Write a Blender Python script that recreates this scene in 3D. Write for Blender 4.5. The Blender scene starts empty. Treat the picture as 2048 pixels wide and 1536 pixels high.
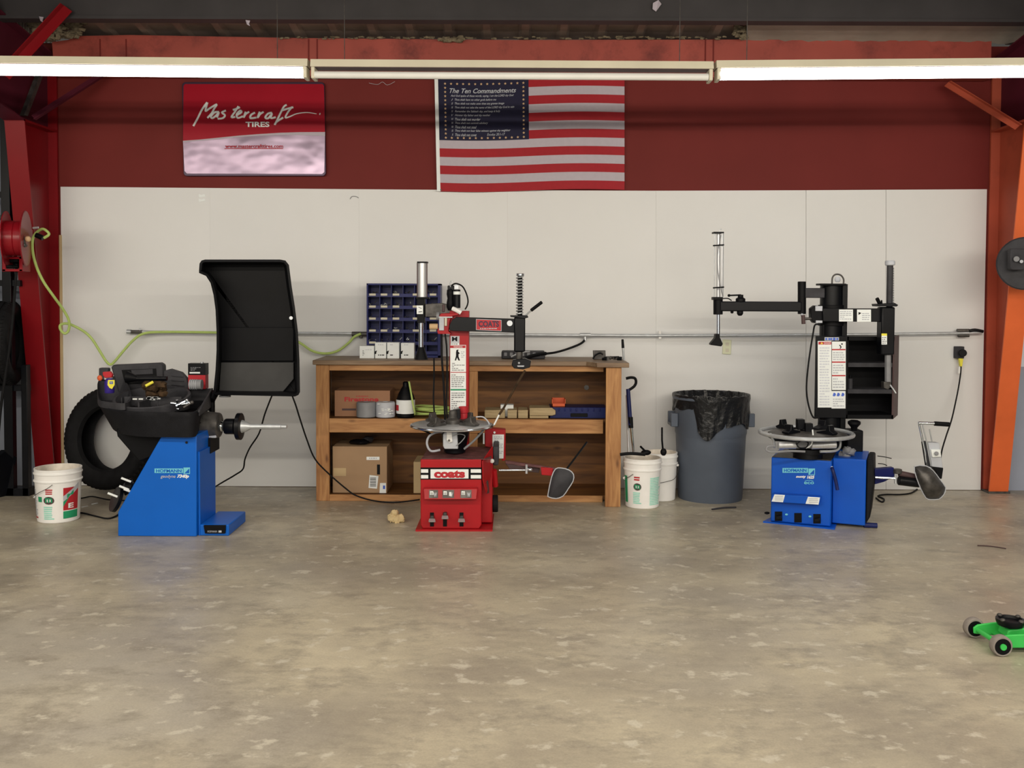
import bpy, math, random
from mathutils import Vector, Matrix
R = random.Random(7)
C = bpy.context.scene.collection
SC = bpy.context.scene
# ------------------------------------------------------------ camera (fitted)
F = 1960.0
CX, CD, CH, YAW, PIT, ROL, SY = 3.7226, 8.0211, 1.5998, -0.003112, 0.035308, 0.00449, -111.4
_c, _s = math.cos(YAW), math.sin(YAW)
FW = Vector((_s*math.cos(PIT), _c*math.cos(PIT), -math.sin(PIT)))
R0 = Vector((_c, -_s, 0)); U0 = R0.cross(FW)
RT = R0*math.cos(ROL) + U0*math.sin(ROL); UP = -R0*math.sin(ROL) + U0*math.cos(ROL)
CAM = Vector((CX, -CD, CH))
def ray(px, py): return FW + RT*((px-1024)/F) + UP*((768+SY-py)/F)
def P(px, py, d=0.0):
    r = ray(px, py); t = (-d-CAM.y)/r.y
    return CAM + r*t
def G(px, py, z=0.0):
    r = ray(px, py); t = (z-CAM.z)/r.z
    return CAM + r*t
def S(d): return F/(CD-d)          # pixels per metre at distance d from the wall
cam = bpy.data.objects.new('camera', bpy.data.cameras.new('camera')); C.objects.link(cam)
cam.matrix_world = Matrix(((RT.x, UP.x, -FW.x, CAM.x), (RT.y, UP.y, -FW.y, CAM.y), (RT.z, UP.z, -FW.z, CAM.z), (0, 0, 0, 1)))
cam.data.sensor_width = 36; cam.data.lens = F/2048*36; cam.data.shift_y = SY/2048
cam.data.clip_end = 200
SC.camera = cam
# ------------------------------------------------------------ materials
def lin(c): return [((v/255)/12.92 if v/255 <= .04045 else ((v/255+.055)/1.055)**2.4) for v in c]
WD = lin((212, 202, 186))
def alb(c, k=1.0): return tuple(min(.92, max(.002, a/b*.74*k)) for a, b in zip(lin(c), WD))
MATS = {}
def M(name, rgb, rough=.5, metal=0., var=.12, scale=9., bump=0., bscale=60., k=1., spec=.3, stretch=None, emit=None, alpha=None):
    if name in MATS: return MATS[name]
    m = bpy.data.materials.new(name); m.use_nodes = True; nt = m.node_tree; N = nt.nodes; L = nt.links
    b = N['Principled BSDF']; c = alb(rgb, k)
    b.inputs['Roughness'].default_value = rough; b.inputs['Metallic'].default_value = metal
    b.inputs['Specular IOR Level'].default_value = spec
    tc = N.new('ShaderNodeTexCoord'); mp = N.new('ShaderNodeMapping'); L.new(tc.outputs['Object'], mp.inputs[0])
    if stretch: mp.inputs['Scale'].default_value = stretch
    n = N.new('ShaderNodeTexNoise'); n.inputs['Scale'].default_value = scale; n.inputs['Detail'].default_value = 6
    L.new(mp.outputs[0], n.inputs['Vector'])
    rp = N.new('ShaderNodeValToRGB'); L.new(n.outputs[0], rp.inputs[0])
    rp.color_ramp.elements[0].position = .3; rp.color_ramp.elements[1].position = .7
    rp.color_ramp.elements[0].color = (*[v*(1-var) for v in c], 1); rp.color_ramp.elements[1].color = (*[min(.95, v*(1+var)) for v in c], 1)
    L.new(rp.outputs[0], b.inputs['Base Color'])
    if bump:
        n2 = N.new('ShaderNodeTexNoise'); n2.inputs['Scale'].default_value = bscale; L.new(mp.outputs[0], n2.inputs['Vector'])
        bp = N.new('ShaderNodeBump'); bp.inputs['Strength'].default_value = bump; bp.inputs['Distance'].default_value = .01
        L.new(n2.outputs[0], bp.inputs['Height']); L.new(bp.outputs[0], b.inputs['Normal'])
    if emit: b.inputs['Emission Color'].default_value = (*emit[0], 1); b.inputs['Emission Strength'].default_value = emit[1]
    if alpha is not None: b.inputs['Alpha'].default_value = alpha
    MATS[name] = m; return m
def concrete():
    m = bpy.data.materials.new('concrete'); m.use_nodes = True; nt = m.node_tree; N = nt.nodes; L = nt.links
    b = N['Principled BSDF']; tc = N.new('ShaderNodeTexCoord')
    def noise(sc, det, vec=None, rough=.6):
        n = N.new('ShaderNodeTexNoise'); n.inputs['Scale'].default_value = sc; n.inputs['Detail'].default_value = det; n.inputs['Roughness'].default_value = rough
        mp = N.new('ShaderNodeMapping'); L.new(tc.outputs['Object'], mp.inputs[0])
        if vec: mp.inputs['Scale'].default_value = vec
        L.new(mp.outputs[0], n.inputs['Vector']); return n
    def ramp(n, p0, c0, p1, c1):
        r = N.new('ShaderNodeValToRGB'); L.new(n.outputs[0], r.inputs[0]); e = r.color_ramp.elements
        e[0].position = p0; e[0].color = (*c0, 1); e[1].position = p1; e[1].color = (*c1, 1); return r
    def mix(a, bb, fac, mode='MIX'):
        x = N.new('ShaderNodeMix'); x.data_type = 'RGBA'; x.blend_type = mode
        if isinstance(fac, float): x.inputs[0].default_value = fac
        else: L.new(fac, x.inputs[0])
        L.new(a, x.inputs[6]); 
        if isinstance(bb, tuple): x.inputs[7].default_value = (*bb, 1)
        else: L.new(bb, x.inputs[7])
        return x.outputs[2]
    base = ramp(noise(1.1, 9, (1, 1.4, 1), .62), .38, alb((148, 134, 111)), .64, alb((186, 170, 138))).outputs[0]
    cool = ramp(noise(.42, 3), .50, (0, 0, 0), .72, (.8, .8, .8)).outputs[0]
    c1 = mix(base, alb((156, 146, 130)), cool)
    st = ramp(noise(4.2, 9, (1, 1.5, 1), .72), .48, (0, 0, 0), .66, (.75, .75, .75)).outputs[0]
    c2 = mix(c1, alb((132, 120, 100)), st)
    fl = ramp(noise(9., 7, (1, 1.2, 1), .6), .58, (0, 0, 0), .66, (.7, .7, .7)).outputs[0]
    c3 = mix(c2, alb((196, 183, 156)), fl)
    gr = ramp(noise(110, 3), .3, (.92, .92, .92), .7, (1.06, 1.06, 1.06)).outputs[0]
    c4 = mix(c3, gr, 1.0, 'MULTIPLY')
    L.new(c4, b.inputs['Base Color'])
    r = ramp(noise(2.0, 6), .35, (.30,)*3, .7, (.5,)*3); L.new(r.outputs[0], b.inputs['Roughness'])
    bp = N.new('ShaderNodeBump'); bp.inputs['Strength'].default_value = .12; bp.inputs['Distance'].default_value = .004
    L.new(noise(35, 6).outputs[0], bp.inputs['Height']); L.new(bp.outputs[0], b.inputs['Normal'])
    return m
def wood(name, c0, c1, axis='Z', rough=.6, sc=1., knots=True):
    m = bpy.data.materials.new(name); m.use_nodes = True; nt = m.node_tree; N = nt.nodes; L = nt.links
    b = N['Principled BSDF']; b.inputs['Roughness'].default_value = rough
    tc = N.new('ShaderNodeTexCoord'); mp = N.new('ShaderNodeMapping'); L.new(tc.outputs['Object'], mp.inputs[0])
    st = {'X': (1, 9, 9), 'Z': (9, 9, 1)}[axis]; mp.inputs['Scale'].default_value = st
    n = N.new('ShaderNodeTexNoise'); n.inputs['Scale'].default_value = 3.5*sc; n.inputs['Detail'].default_value = 8; n.inputs['Distortion'].default_value = .8
    L.new(mp.outputs[0], n.inputs['Vector'])
    r = N.new('ShaderNodeValToRGB'); L.new(n.outputs[0], r.inputs[0])
    r.color_ramp.elements[0].position = .32; r.color_ramp.elements[0].color = (*alb(c0), 1)
    r.color_ramp.elements[1].position = .68; r.color_ramp.elements[1].color = (*alb(c1), 1)
    col = r.outputs[0]
    if knots:
        v = N.new('ShaderNodeTexVoronoi'); v.inputs['Scale'].default_value = 4.2
        mp2 = N.new('ShaderNodeMapping'); L.new(tc.outputs['Object'], mp2.inputs[0]); mp2.inputs['Scale'].default_value = {'X': (.8, 2, 2), 'Z': (2, 2, .8)}[axis]
        L.new(mp2.outputs[0], v.inputs['Vector'])
        k = N.new('ShaderNodeValToRGB'); L.new(v.outputs['Distance'], k.inputs[0])
        k.color_ramp.elements[0].position = .05; k.color_ramp.elements[0].color = (.3, .22, .18, 1); k.color_ramp.elements[1].position = .15; k.color_ramp.elements[1].color = (1, 1, 1, 1)
        x = N.new('ShaderNodeMix'); x.data_type = 'RGBA'; x.blend_type = 'MULTIPLY'; x.inputs[0].default_value = .8
        L.new(col, x.inputs[6]); L.new(k.outputs[0], x.inputs[7]); col = x.outputs[2]
    L.new(col, b.inputs['Base Color']); return m
def worn(name, c, chip, rough=.4, lo=.66, hi=.72, sc=5.):
    """painted steel with chipped patches"""
    m = M(name, c, rough, 0, .12, 2.5); nt = m.node_tree; N = nt.nodes; L = nt.links; b = N['Principled BSDF']
    src = b.inputs['Base Color'].links[0].from_socket
    tc = N.new('ShaderNodeTexCoord'); n = N.new('ShaderNodeTexNoise'); n.inputs['Scale'].default_value = sc; n.inputs['Detail'].default_value = 9; n.inputs['Roughness'].default_value = .7
    L.new(tc.outputs['Object'], n.inputs['Vector'])
    r = N.new('ShaderNodeValToRGB'); L.new(n.outputs[0], r.inputs[0]); r.color_ramp.elements[0].position = lo; r.color_ramp.elements[1].position = hi
    x = N.new('ShaderNodeMix'); x.data_type = 'RGBA'; L.new(r.outputs[0], x.inputs[0]); L.new(src, x.inputs[6]); x.inputs[7].default_value = (*alb(chip), 1)
    L.new(x.outputs[2], b.inputs['Base Color']); return m
m_conc = concrete()
m_white = M('white_panel', (214, 206, 191), .42, 0, .025, 1.3)
m_redwall = M('red_wall_paint', (106, 36, 30), .6, 0, .07, 1.8, spec=.15)
m_redbeam = worn('red_beam_paint', (150, 66, 52), (96, 40, 34), .5, .5, .75, 3.)
m_redshade = M('shaded_red_paint', (78, 24, 34), .55, 0, .12, 3., spec=.15)  # red steel paint with the haunch shade put into its colour
m_redcol = worn('red_column_paint', (118, 10, 16), (150, 120, 105), .38, .70, .74, 6.)
m_orange = worn('orange_column_paint', (216, 98, 48), (120, 60, 40), .42, .66, .9, 3.)
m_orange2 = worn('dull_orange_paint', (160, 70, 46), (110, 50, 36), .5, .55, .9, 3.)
m_roof = M('brown_roof_sheet', (124, 104, 88), .6, .0, .3, 4., k=1.)
m_beam = M('dark_beam_steel', (74, 68, 64), .55, .2, .15, 3., k=.6)
m_insul = M('insulation_facing', (158, 142, 122), .7, 0, .15, 3., bump=.4, bscale=12., k=.75)
m_fluff = M('insulation_fluff_tan', (120, 104, 78), .9, 0, .5, 30., bump=.8, bscale=40., k=.8)
m_black = M('black_plastic', (16, 16, 18), .5, 0, .25, 6., k=.6, spec=.15)
m_blackm = M('black_painted_steel', (12, 13, 16), .36, 0, .3, 8., k=.8, spec=.22)
m_tray = M('charcoal_plastic', (64, 61, 60), .55, 0, .18, 14., bump=.2, bscale=200., k=.8, spec=.2)
m_skirt = M('dark_moulded_plastic', (30, 29, 30), .6, 0, .2, 14., bump=.2, bscale=200., k=.7, spec=.15)
m_liner = M('hood_liner_grey', (70, 67, 62), .55, 0, .12, 8., k=.8, spec=.2)
m_dust = M('dusty_rubber', (134, 122, 108), .8, 0, .15, 30., spec=.2)
m_rubber = M('rubber', (24, 23, 23), .7, 0, .3, 20., k=.7, spec=.2)
m_dirty = M('greasy_steel', (82, 76, 68), .45, .5, .45, 18.)
m_chrome = M('chrome', (215, 213, 208), .18, 1., .05, 10.)
m_steel = M('worn_steel', (184, 180, 170), .35, .5, .12, 20.)
m_alu = M('brushed_aluminium', (205, 198, 186), .35, .55, .06, 5., stretch=(30, 30, 1))
m_blue = M('blue_cabinet_paint', (0, 88, 168), .38, 0, .05, 3.)
m_blue2 = M('blue_changer_paint', (0, 76, 164), .35, 0, .08, 3.)
m_dblue = M('navy_enamel', (22, 28, 78), .4, 0, .12, 6.)
m_dblue2 = M('navy_plastic', (18, 28, 74), .45, 0, .2, 6.)
m_red = M('red_machine_paint', (160, 20, 25), .36, 0, .1, 4.)
m_redd = M('dirty_red_top', (96, 58, 54), .6, 0, .5, 14.)
m_reel = M('red_reel_paint', (132, 16, 24), .28, 0, .08, 5.)
m_lime = M('lime_hose_rubber', (172, 186, 98), .45, 0, .08, 20.)
m_wcol = M('paper_white', (226, 221, 214), .5, 0, .03, 10.)
m_grey = M('mid_grey', (128, 124, 118), .5, 0, .15, 10.)
m_lgrey = M('light_grey_print', (178, 174, 168), .5, 0, .1, 10.)
m_print = M('faint_print', (198, 194, 188), .5, 0, .05, 10.)
m_cream = M('cream_enamel', (196, 183, 152), .45, 0, .08, 3.)
m_ivory = M('ivory_plastic', (206, 200, 160), .4, 0, .04, 6.)
m_pail = M('pail_white', (232, 226, 214), .38, 0, .06, 7.)
m_grimy = M('grimy_pail_inside', (206, 190, 166), .5, 0, .3, 12.)
m_can = M('slate_plastic', (84, 88, 93), .42, 0, .1, 4., k=.9)
m_bag = M('black_bin_bag', (26, 26, 26), .3, 0, .3, 8., bump=1., bscale=26., k=.9)
m_card = M('cardboard', (160, 126, 90), .7, 0, .07, 3.)
m_card2 = M('brown_cardboard', (150, 106, 74), .7, 0, .08, 3.)
m_card3 = M('pale_cardboard', (186, 156, 110), .7, 0, .08, 3.)
m_pine = wood('pine', (144, 92, 48), (182, 130, 76), 'Z')
m_pineX = wood('pine_rail', (146, 94, 50), (184, 132, 78), 'X')
m_top = wood('stained_top', (104, 78, 54), (142, 116, 86), 'X', .5, .7, False)
m_ply = wood('plywood', (78, 44, 14), (124, 78, 32), 'X', .6, .5)
m_block = wood('weathered_wood', (140, 116, 76), (178, 152, 108), 'X', .7, 1., False)
m_rag = M('brown_rag', (62, 44, 26), .9, 0, .6, 22., bump=1., bscale=40.)
m_teal = M('teal_print', (110, 186, 190), .4, 0, .02, 6.)
m_green = M('green_print', (40, 140, 90), .4, 0, .08, 9.)
m_mint = M('mint_print', (150, 205, 175), .4, 0, .12, 30.)
m_redp = M('red_print', (176, 40, 44), .4, 0, .05, 8.)
m_blueP = M('blue_print', (60, 90, 170), .4, 0, .05, 8.)
m_yel = M('yellow_plastic', (226, 208, 66), .4, 0, .05, 8.)
m_jack = M('green_jack_paint', (60, 176, 74), .25, 0, .1, 5.)
m_tan = M('tan_paper', (196, 168, 118), .75, 0, .2, 12., bump=.6, bscale=30.)
m_purple = M('indigo_can', (52, 36, 110), .35, 0, .08, 8.)
m_orbin = M('orange_bin_plastic', (196, 84, 44), .4, 0, .06, 8.)
m_graywall = M('grey_bay_wall', (128, 128, 130), .6, 0, .1, 2.)
m_rightwall = M('pale_bay_wall', (214, 210, 206), .5, 0, .04, 2.)
m_rightwall2 = M('grey_wainscot', (150, 150, 154), .5, 0, .08, 2.)
m_gold = M('gold_thread', (196, 158, 112), .6, 0, .05, 8.)
m_fred = M('flag_red', (152, 17, 27), .6, 0, .05, 30.)
m_fwhite = M('flag_white', (176, 161, 158), .65, 0, .03, 30.)
m_fnavy = M('flag_navy', (18, 16, 42), .65, 0, .1, 30.)
m_signred = M('sign_red_enamel', (152, 18, 32), .2, .1, .06, 3.)
m_signsil = M('sign_silver', (176, 150, 156), .3, .85, .06, 3., bump=1.0, bscale=3.6, stretch=(1, 1, 1.2), k=.55)
m_signedge = M('sign_dark_edge', (60, 44, 56), .25, .3, .1, 3.)
m_tube_on = M('lit_tube', (255, 255, 255), .5, emit=((1, .97, .93), 14.))
m_tube_on2 = M('lit_tube_bright', (255, 255, 255), .5, emit=((1, .98, .95), 20.))
m_tube_off = M('unlit_tube', (214, 206, 188), .3, 0, .04, 6.)
m_brown = M('dark_brown_paint', (84, 62, 58), .5, 0, .1, 6., k=.8)
m_stain = M('oil_stain', (92, 84, 72), .5, 0, .3, 20.)
m_water = M('damp_patch', (168, 158, 140), .22, 0, .1, 12.)
# ------------------------------------------------------------ mesh builder
ORG = {}
def cat(pts, n=6, closed=False):
    pts = [Vector(p) for p in pts]; L = len(pts); out = []
    seg = L if closed else L-1
    for i in range(seg):
        if closed: a, b, c, d = pts[(i-1) % L], pts[i], pts[(i+1) % L], pts[(i+2) % L]
        else: a, b, c, d = pts[max(i-1, 0)], pts[i], pts[i+1], pts[min(i+2, L-1)]
        for k in range(n):
            t = k/n
            out.append(.5*((2*b)+(-a+c)*t+(2*a-5*b+4*c-d)*t*t+(-a+3*b-3*c+d)*t**3))
    if not closed: out.append(pts[-1])
    return out
class B:
    def __init__(s): s.v = []; s.f = []; s.m = []; s.mats = []
    def mi(s, m):
        if m not in s.mats: s.mats.append(m)
        return s.mats.index(m)
    def add(s, vs, fs, m):
        o = len(s.v); k = s.mi(m); s.v += [Vector(v) for v in vs]
        for f in fs: s.f.append([o+i for i in f]); s.m.append(k)
        return s
    def box(s, x0, x1, y0, y1, z0, z1, m, mat4=None):
        vs = [Vector((x, y, z)) for z in (z0, z1) for y in (y0, y1) for x in (x0, x1)]
        if mat4: vs = [mat4 @ v for v in vs]
        return s.add(vs, [(0, 2, 3, 1), (4, 5, 7, 6), (0, 1, 5, 4), (2, 6, 7, 3), (0, 4, 6, 2), (1, 3, 7, 5)], m)
    def pb(s, px0, py0, px1, py1, d, dep, m):
        """box whose front face fills a pixel rectangle at distance d from the wall; py1 None = floor"""
        my = (py0+(py1 or 980))/2; mx = (px0+px1)/2
        x0, x1 = P(px0, my, d).x, P(px1, my, d).x; z1 = P(mx, py0, d).z; z0 = 0. if py1 is None else P(mx, py1, d).z
        return s.box(x0, x1, -d, -d+dep, z0, z1, m)
    def prism(s, pts, off, m):
        pts = [Vector(p) for p in pts]; n = len(pts); off = Vector(off)
        c = sum((pts[i].cross(pts[(i+1) % n]) for i in range(n)), Vector())
        if c.dot(off) > 0: pts = pts[::-1]
        return s.add(pts+[p+off for p in pts], [list(range(n)), list(range(2*n-1, n-1, -1))]+[(i, n+i, n+(i+1) % n, (i+1) % n) for i in range(n)], m)
    def pp(s, pix, d, dep, m): return s.prism([P(x, y, d) for x, y in pix], (0, dep, 0), m)
    def rings(s, rings, m, cap=True, closed=True):
        n = len(rings[0]); vs = [p for r in rings for p in r]; fs = []
        for j in range(len(rings)-1):
            for i in range(n if closed else n-1):
                a, b = j*n+i, j*n+(i+1) % n; fs.append((a, b, b+n, a+n))
        if cap: fs += [list(range(n))[::-1], list(range((len(rings)-1)*n, len(rings)*n))]
        return s.add(vs, fs, m)
    def cyl(s, a, b, r0, m, r1=None, n=20, cap=True):
        a, b = Vector(a), Vector(b); r1 = r0 if r1 is None else r1; ax = (b-a).normalized()
        u = ax.orthogonal().normalized(); w = ax.cross(u)
        rg = [[c+u*r*math.cos(2*math.pi*i/n)+w*r*math.sin(2*math.pi*i/n) for i in range(n)] for c, r in ((a, r0), (b, r1))]
        return s.rings(rg, m, cap)
    def lathe(s, prof, o, m, ax=(0, 0, 1), n=32, cap=True, a0=0, a1=None):
        o = Vector(o); ax = Vector(ax).normalized(); u = ax.orthogonal().normalized() if abs(ax.z) < .9 else Vector((1, 0, 0)); w = ax.cross(u).normalized(); u = w.cross(ax)
        rg = [[o+ax*h+(u*math.cos(2*math.pi*i/n)+w*math.sin(2*math.pi*i/n))*max(r, 1e-4) for i in range(n)] for r, h in prof]
        return s.rings(rg, m, cap)
    def tube(s, pts, r, m, n=8, sm=5, closed=False):
        q = cat(pts, sm, closed) if sm > 1 else [Vector(p) for p in pts]
        L = len(q); rg = []; u = None
        for i in range(L):
            t = (q[(i+1) % L]-q[i-1]) if closed else (q[min(i+1, L-1)]-q[max(i-1, 0)])
            if t.length < 1e-7: t = Vector((0, 0, 1))
            t.normalize()
            u = t.orthogonal().normalized() if u is None else (u-t*u.dot(t)).normalized()
            w = t.cross(u); rr = r(i/(L-1)) if callable(r) else r
            rg.append([q[i]+(u*math.cos(2*math.pi*k/n)+w*math.sin(2*math.pi*k/n))*rr for k in range(n)])
        if closed: rg.append(rg[0]); return s.rings(rg, m, False)
        return s.rings(rg, m, True)
    def ptube(s, pix, r, m, **k): return s.tube([P(*p) for p in pix], r, m, **k)
    def ball(s, c, r, m, sc=(1, 1, 1), n=14, jit=0):
        c = Vector(c); rg = []
        for j in range(1, n//2):
            th = math.pi*j/(n//2)
            rg.append([c+Vector((sc[0]*math.sin(th)*math.cos(2*math.pi*i/n), sc[1]*math.sin(th)*math.sin(2*math.pi*i/n), -sc[2]*math.cos(th)))*r*(1+R.uniform(-jit, jit)) for i in range(n)])
        return s.rings(rg, m, True)
    def text(s, t, fn, m, shear=0., bold=0., sub=False):
        """lettering fitted to the unit square and mapped by fn(u, v)"""
        cu = bpy.data.curves.new('t', 'FONT'); cu.body = t; cu.shear = shear; cu.offset = bold; cu.resolution_u = 3
        ob = bpy.data.objects.new('t', cu); me = ob.to_mesh(); vs = [v.co.copy() for v in me.vertices]; fs = [list(p.vertices) for p in me.polygons]
        ob.to_mesh_clear(); bpy.data.objects.remove(ob); bpy.data.curves.remove(cu)
        if not vs: return s
        x0, x1 = min(v.x for v in vs), max(v.x for v in vs); y0, y1 = min(v.y for v in vs), max(v.y for v in vs)
        return s.add([fn((v.x-x0)/(x1-x0), (v.y-y0)/(y1-y0)) for v in vs], fs, m)
    def ptext(s, t, px0, py0, px1, py1, d, m, **k):
        return s.text(t, lambda u, v: P(px0+(px1-px0)*u, py1+(py0-py1)*v, d), m, **k)
    def lines(s, px0, py0, px1, py1, d, m, n, seed=1):
        """rows of unreadably small print"""
        r = random.Random(seed); h = (py1-py0)/n
        for i in range(n):
            a = px0; y = py0+h*i+h*.3
            while a < px1-2:
                b = min(px1, a+r.uniform(2, 6)); s.add([P(a, y+h*.45, d), P(b, y+h*.45, d), P(b, y, d), P(a, y, d)], [(0, 1, 2, 3)], m); a = b+r.uniform(.6, 1.4)
                if r.random() < .08: break
        return s
    def quad(s, px0, py0, px1, py1, d, m): return s.add([P(px0, py1, d), P(px1, py1, d), P(px1, py0, d), P(px0, py0, d)], [(0, 1, 2, 3)], m)
    def build(s, name, parent=None, bev=0., smooth=35, label=None, sub=0):
        n = len(s.v); xs = [v.x for v in s.v]; ys = [v.y for v in s.v]; zs = [v.z for v in s.v]
        o = Vector(((min(xs)+max(xs))/2, (min(ys)+max(ys))/2, min(zs)))
        me = bpy.data.meshes.new(name); me.from_pydata([v-o for v in s.v], [], s.f)
        for m in s.mats: me.materials.append(m)
        me.polygons.foreach_set('material_index', s.m); me.update()
        if smooth:
            me.polygons.foreach_set('use_smooth', [True]*len(s.f)); me.set_sharp_from_angle(angle=math.radians(smooth))
        ob = bpy.data.objects.new(name, me); C.objects.link(ob)
        if parent: ob.parent = parent; ob.location = o-ORG[parent.name]
        else: ob.location = o
        ORG[ob.name] = o
        if bev: b = ob.modifiers.new('b', 'BEVEL'); b.width = bev; b.segments = 2; b.limit_method = 'ANGLE'; b.angle_limit = math.radians(40)
        if sub: b = ob.modifiers.new('s', 'SUBSURF'); b.levels = b.render_levels = sub
        if label: ob['label'] = label
        return ob
def tag(o, label, cat_, group=None, kind=None):
    o['label'] = label; o['category'] = cat_
    if group: o['group'] = group
    if kind: o['kind'] = kind
    return o
def T(name, label, cat_, loc, group=None):
    o = bpy.data.objects.new(name, None); C.objects.link(o); o.location = loc; o.empty_display_size = .1
    ORG[o.name] = Vector(loc); return tag(o, label, cat_, group)
def ST(b, name, label=None, **k):
    o = b.build(name, **k); o['kind'] = 'structure'
    if label: o['label'] = label
    return o
def rect(px0, py0, px1, py1, d):
    """fn for text/patches on a plane facing the room"""
    return lambda u, v: P(px0+(px1-px0)*u, py1+(py0-py1)*v, d)

# ============================================================ SETTING
b = B(); b.box(-6, 14, -11, .25, -.12, 0, m_conc); ST(b, 'floor', 'grey brown mottled concrete slab', smooth=0)
XL, XR = P(118, 600).x, P(1974, 600).x            # inner edges of the columns
b = B(); b.box(XL-.2, XR+.2, .012, .1, 0, 3.62, m_redwall); ST(b, 'wall_back', 'red painted wall above the white sheets', smooth=0)
b = B(); b.box(-6, XL-.2, .012, .1, 0, 3.62, m_graywall); ST(b, 'wall_left', smooth=0)
b = B(); b.box(XR+.2, 14, .012, .1, 1.02, 3.62, m_rightwall); b.box(XR+.2, 14, .008, .1, 0, 1.02, m_rightwall2); ST(b, 'wall_right', smooth=0)
seams = [(121, 373.5, 974), (420, 376, 975.5), (718, 378.5, 977), (1015, 380.5, 978.5), (1312, 381.5, 980), (1612, 380.5, 982), (1772, 379.5, 983.5), (1974, 378.5, 985)]
for i in range(7):
    a, c = seams[i], seams[i+1]
    xa = a[0]+(0 if i else 0); b = B()
    gl, gr_ = (.04, .06, .06, .06, .1, .35, .4)[i], (.06, .06, .06, .1, .35, .4, 0)[i]; q = [P(a[0]+gl, a[1], 0), P(c[0]-gr_, c[1], 0), P(c[0]-(gr_ if i < 6 else 13), c[2], 0), P(a[0]+(gl if i else 6), a[2], 0)]
    for v in q[2:]: v.z = max(v.z, .004)
    b.prism(q, (0, .01, 0), m_white)
    ST(b, 'wall_panel', smooth=0)
b = B(); b.prism([P(118, 470, .012), P(122.5, 470, .012), P(128, 975, .012), P(123, 975, .012)], (0, .012, 0), m_card3); ST(b, 'trim_left', smooth=0)
# eave beam with lapped joints
b = B(); z0 = P(1000, 128, .12).z-.10
b.prism([P(104, 84, .12), P(135, 80, .12), P(160, 72, .12), P(260, 70, .12), P(600, 76, .12), P(1024, 80, .12), P(1500, 79, .12), P(1983, 82, .12), Vector((P(1983, 82, .12).x, -.12, z0)), Vector((P(108, 120, .12).x, -.12, z0))], (0, .1, 0), m_redbeam)
for x in (200, 252, 617, 634, 1411, 1427): b.pb(x-1, 78, x+1, 134, .128, .006, m_redwall)
ST(b, 'beam_eave', 'red eave beam with lapped joints', smooth=0)
# corrugated roof underside
zr = lambda y: 3.70-.145*y
b = B(); vs = []; fs = []; xs = []
x = -5.0
while x < 13: xs += [(x, 0), (x+.20, 0), (x+.225, .03), (x+.28, .03)]; x += .305
ys = [.1, -.35, -.78, -2, -5, -10.8]
for y in ys: vs += [(x, y, zr(y)-h) for x, h in xs]
n = len(xs)
for j in range(len(ys)-1):
    for i in range(n-1): fs.append((j*n+i, (j+1)*n+i, (j+1)*n+i+1, j*n+i+1))
b.add(vs, fs, m_roof); ST(b, 'ceiling', 'brown corrugated roof underside', smooth=0)
# purlins
for k, d in enumerate((.80, 2.3, 3.8, 5.3, 6.8, 8.3)):
    zb = P(1024, 39, .80).z+(.145*(d-.80)); b = B()
    b.box(-5, 13, -d, -d+.012, zb, zb+.2, m_beam); b.box(-5, 13, -d-.012, -d+.10, zb-.008, zb+.014, m_beam); b.box(-5, 13, -d-.09, -d+.012, zb+.188, zb+.2, m_beam)
    ST(b, 'beam_purlin', 'dark steel purlin under the roof' if not k else None, smooth=0)
# roof insulation facing
def sheet(px0, px1, name, lab, sd, dz=.055):
    r = random.Random(sd); b = B(); n = 40; rows = []
    for j, d in enumerate((.10, .2, .35, .55, .78)):
        row = []
        for i in range(n+1):
            u = i/n; x = P(px0+(px1-px0)*u, 60, d).x
            if i == 0: x += r.uniform(-.03, .06)+(.05*j if px0 > 500 else 0)
            row.append(Vector((x, -d, zr(-d)-dz-.02*r.random()-(.03 if j == 0 else 0))))
        rows.append(row)
    b.rings(rows, m_insul, False, False); b.rings([[v+Vector((0, 0, .012)) for v in q] for q in rows][::-1], m_insul, False, False)
    return tag(b.build(name), lab, 'insulation')
sheet(1478, 2090, 'insulation_sheet', 'pale insulation facing under the roof above the right lit lamp', 3)
sheet(18, 112, 'insulation_sheet', 'torn tan insulation hanging beside the red diagonal brace', 4, .075)
b = B()
for i in range(120):
    x = R.uniform(560, 1460); y = 75.5+R.uniform(-2, 2.5); b.ball(P(x, y, .15), R.uniform(.005, .015), m_fluff, (1.8, .6, .7), 8, .35)
for i in range(22): b.ball(P(905+R.uniform(-24, 26), 77+R.uniform(-3, 5), .16), R.uniform(.01, .022), m_fluff, (1.6, .7, .8), 8, .35)
for i in range(80):
    u = R.random(); b.ball(P(70+90*u+R.uniform(-10, 10), 50+26*u*(1-u)*2+R.uniform(-10, 16), .20+.2*(1-u)), R.uniform(.012, .034), m_fluff, (1.5, .7, .9), 8, .35)
for i in range(30): b.ball(P(1484+R.uniform(-16, 14), 58+R.uniform(-14, 20), .2), R.uniform(.008, .022), m_fluff, (1.3, .7, 1), 8, .35)
tag(b.build('insulation_fluff'), 'tan insulation fluff poking out along the red eave beam', 'insulation', kind='stuff')
for (x, y), lab in zip(((82, 39), (495, 46), (1314, 10)), ('white paper scrap stuck under the purlin beside the red brace', 'white paper scrap hanging under the purlin above the red silver sign', 'crumpled white scrap on the dark purlin above the unlit lamp')):
    b = B(); q = [P(x-4, y-6, .815), P(x+5, y-5, .83), P(x+3, y+1, .82), P(x+5, y+6, .83), P(x-1, y+3, .82)]
    if x > 1000: q = [P(x-8, y-4, .83), P(x+3, y-10, .82), P(x+9, y-2, .84), P(x-2, y+13, .82), P(x-9, y+8, .83)]
    b.prism(q, (0, .004, 0), m_fwhite); tag(b.build('paper_scrap', smooth=0), lab, 'scrap')

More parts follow.
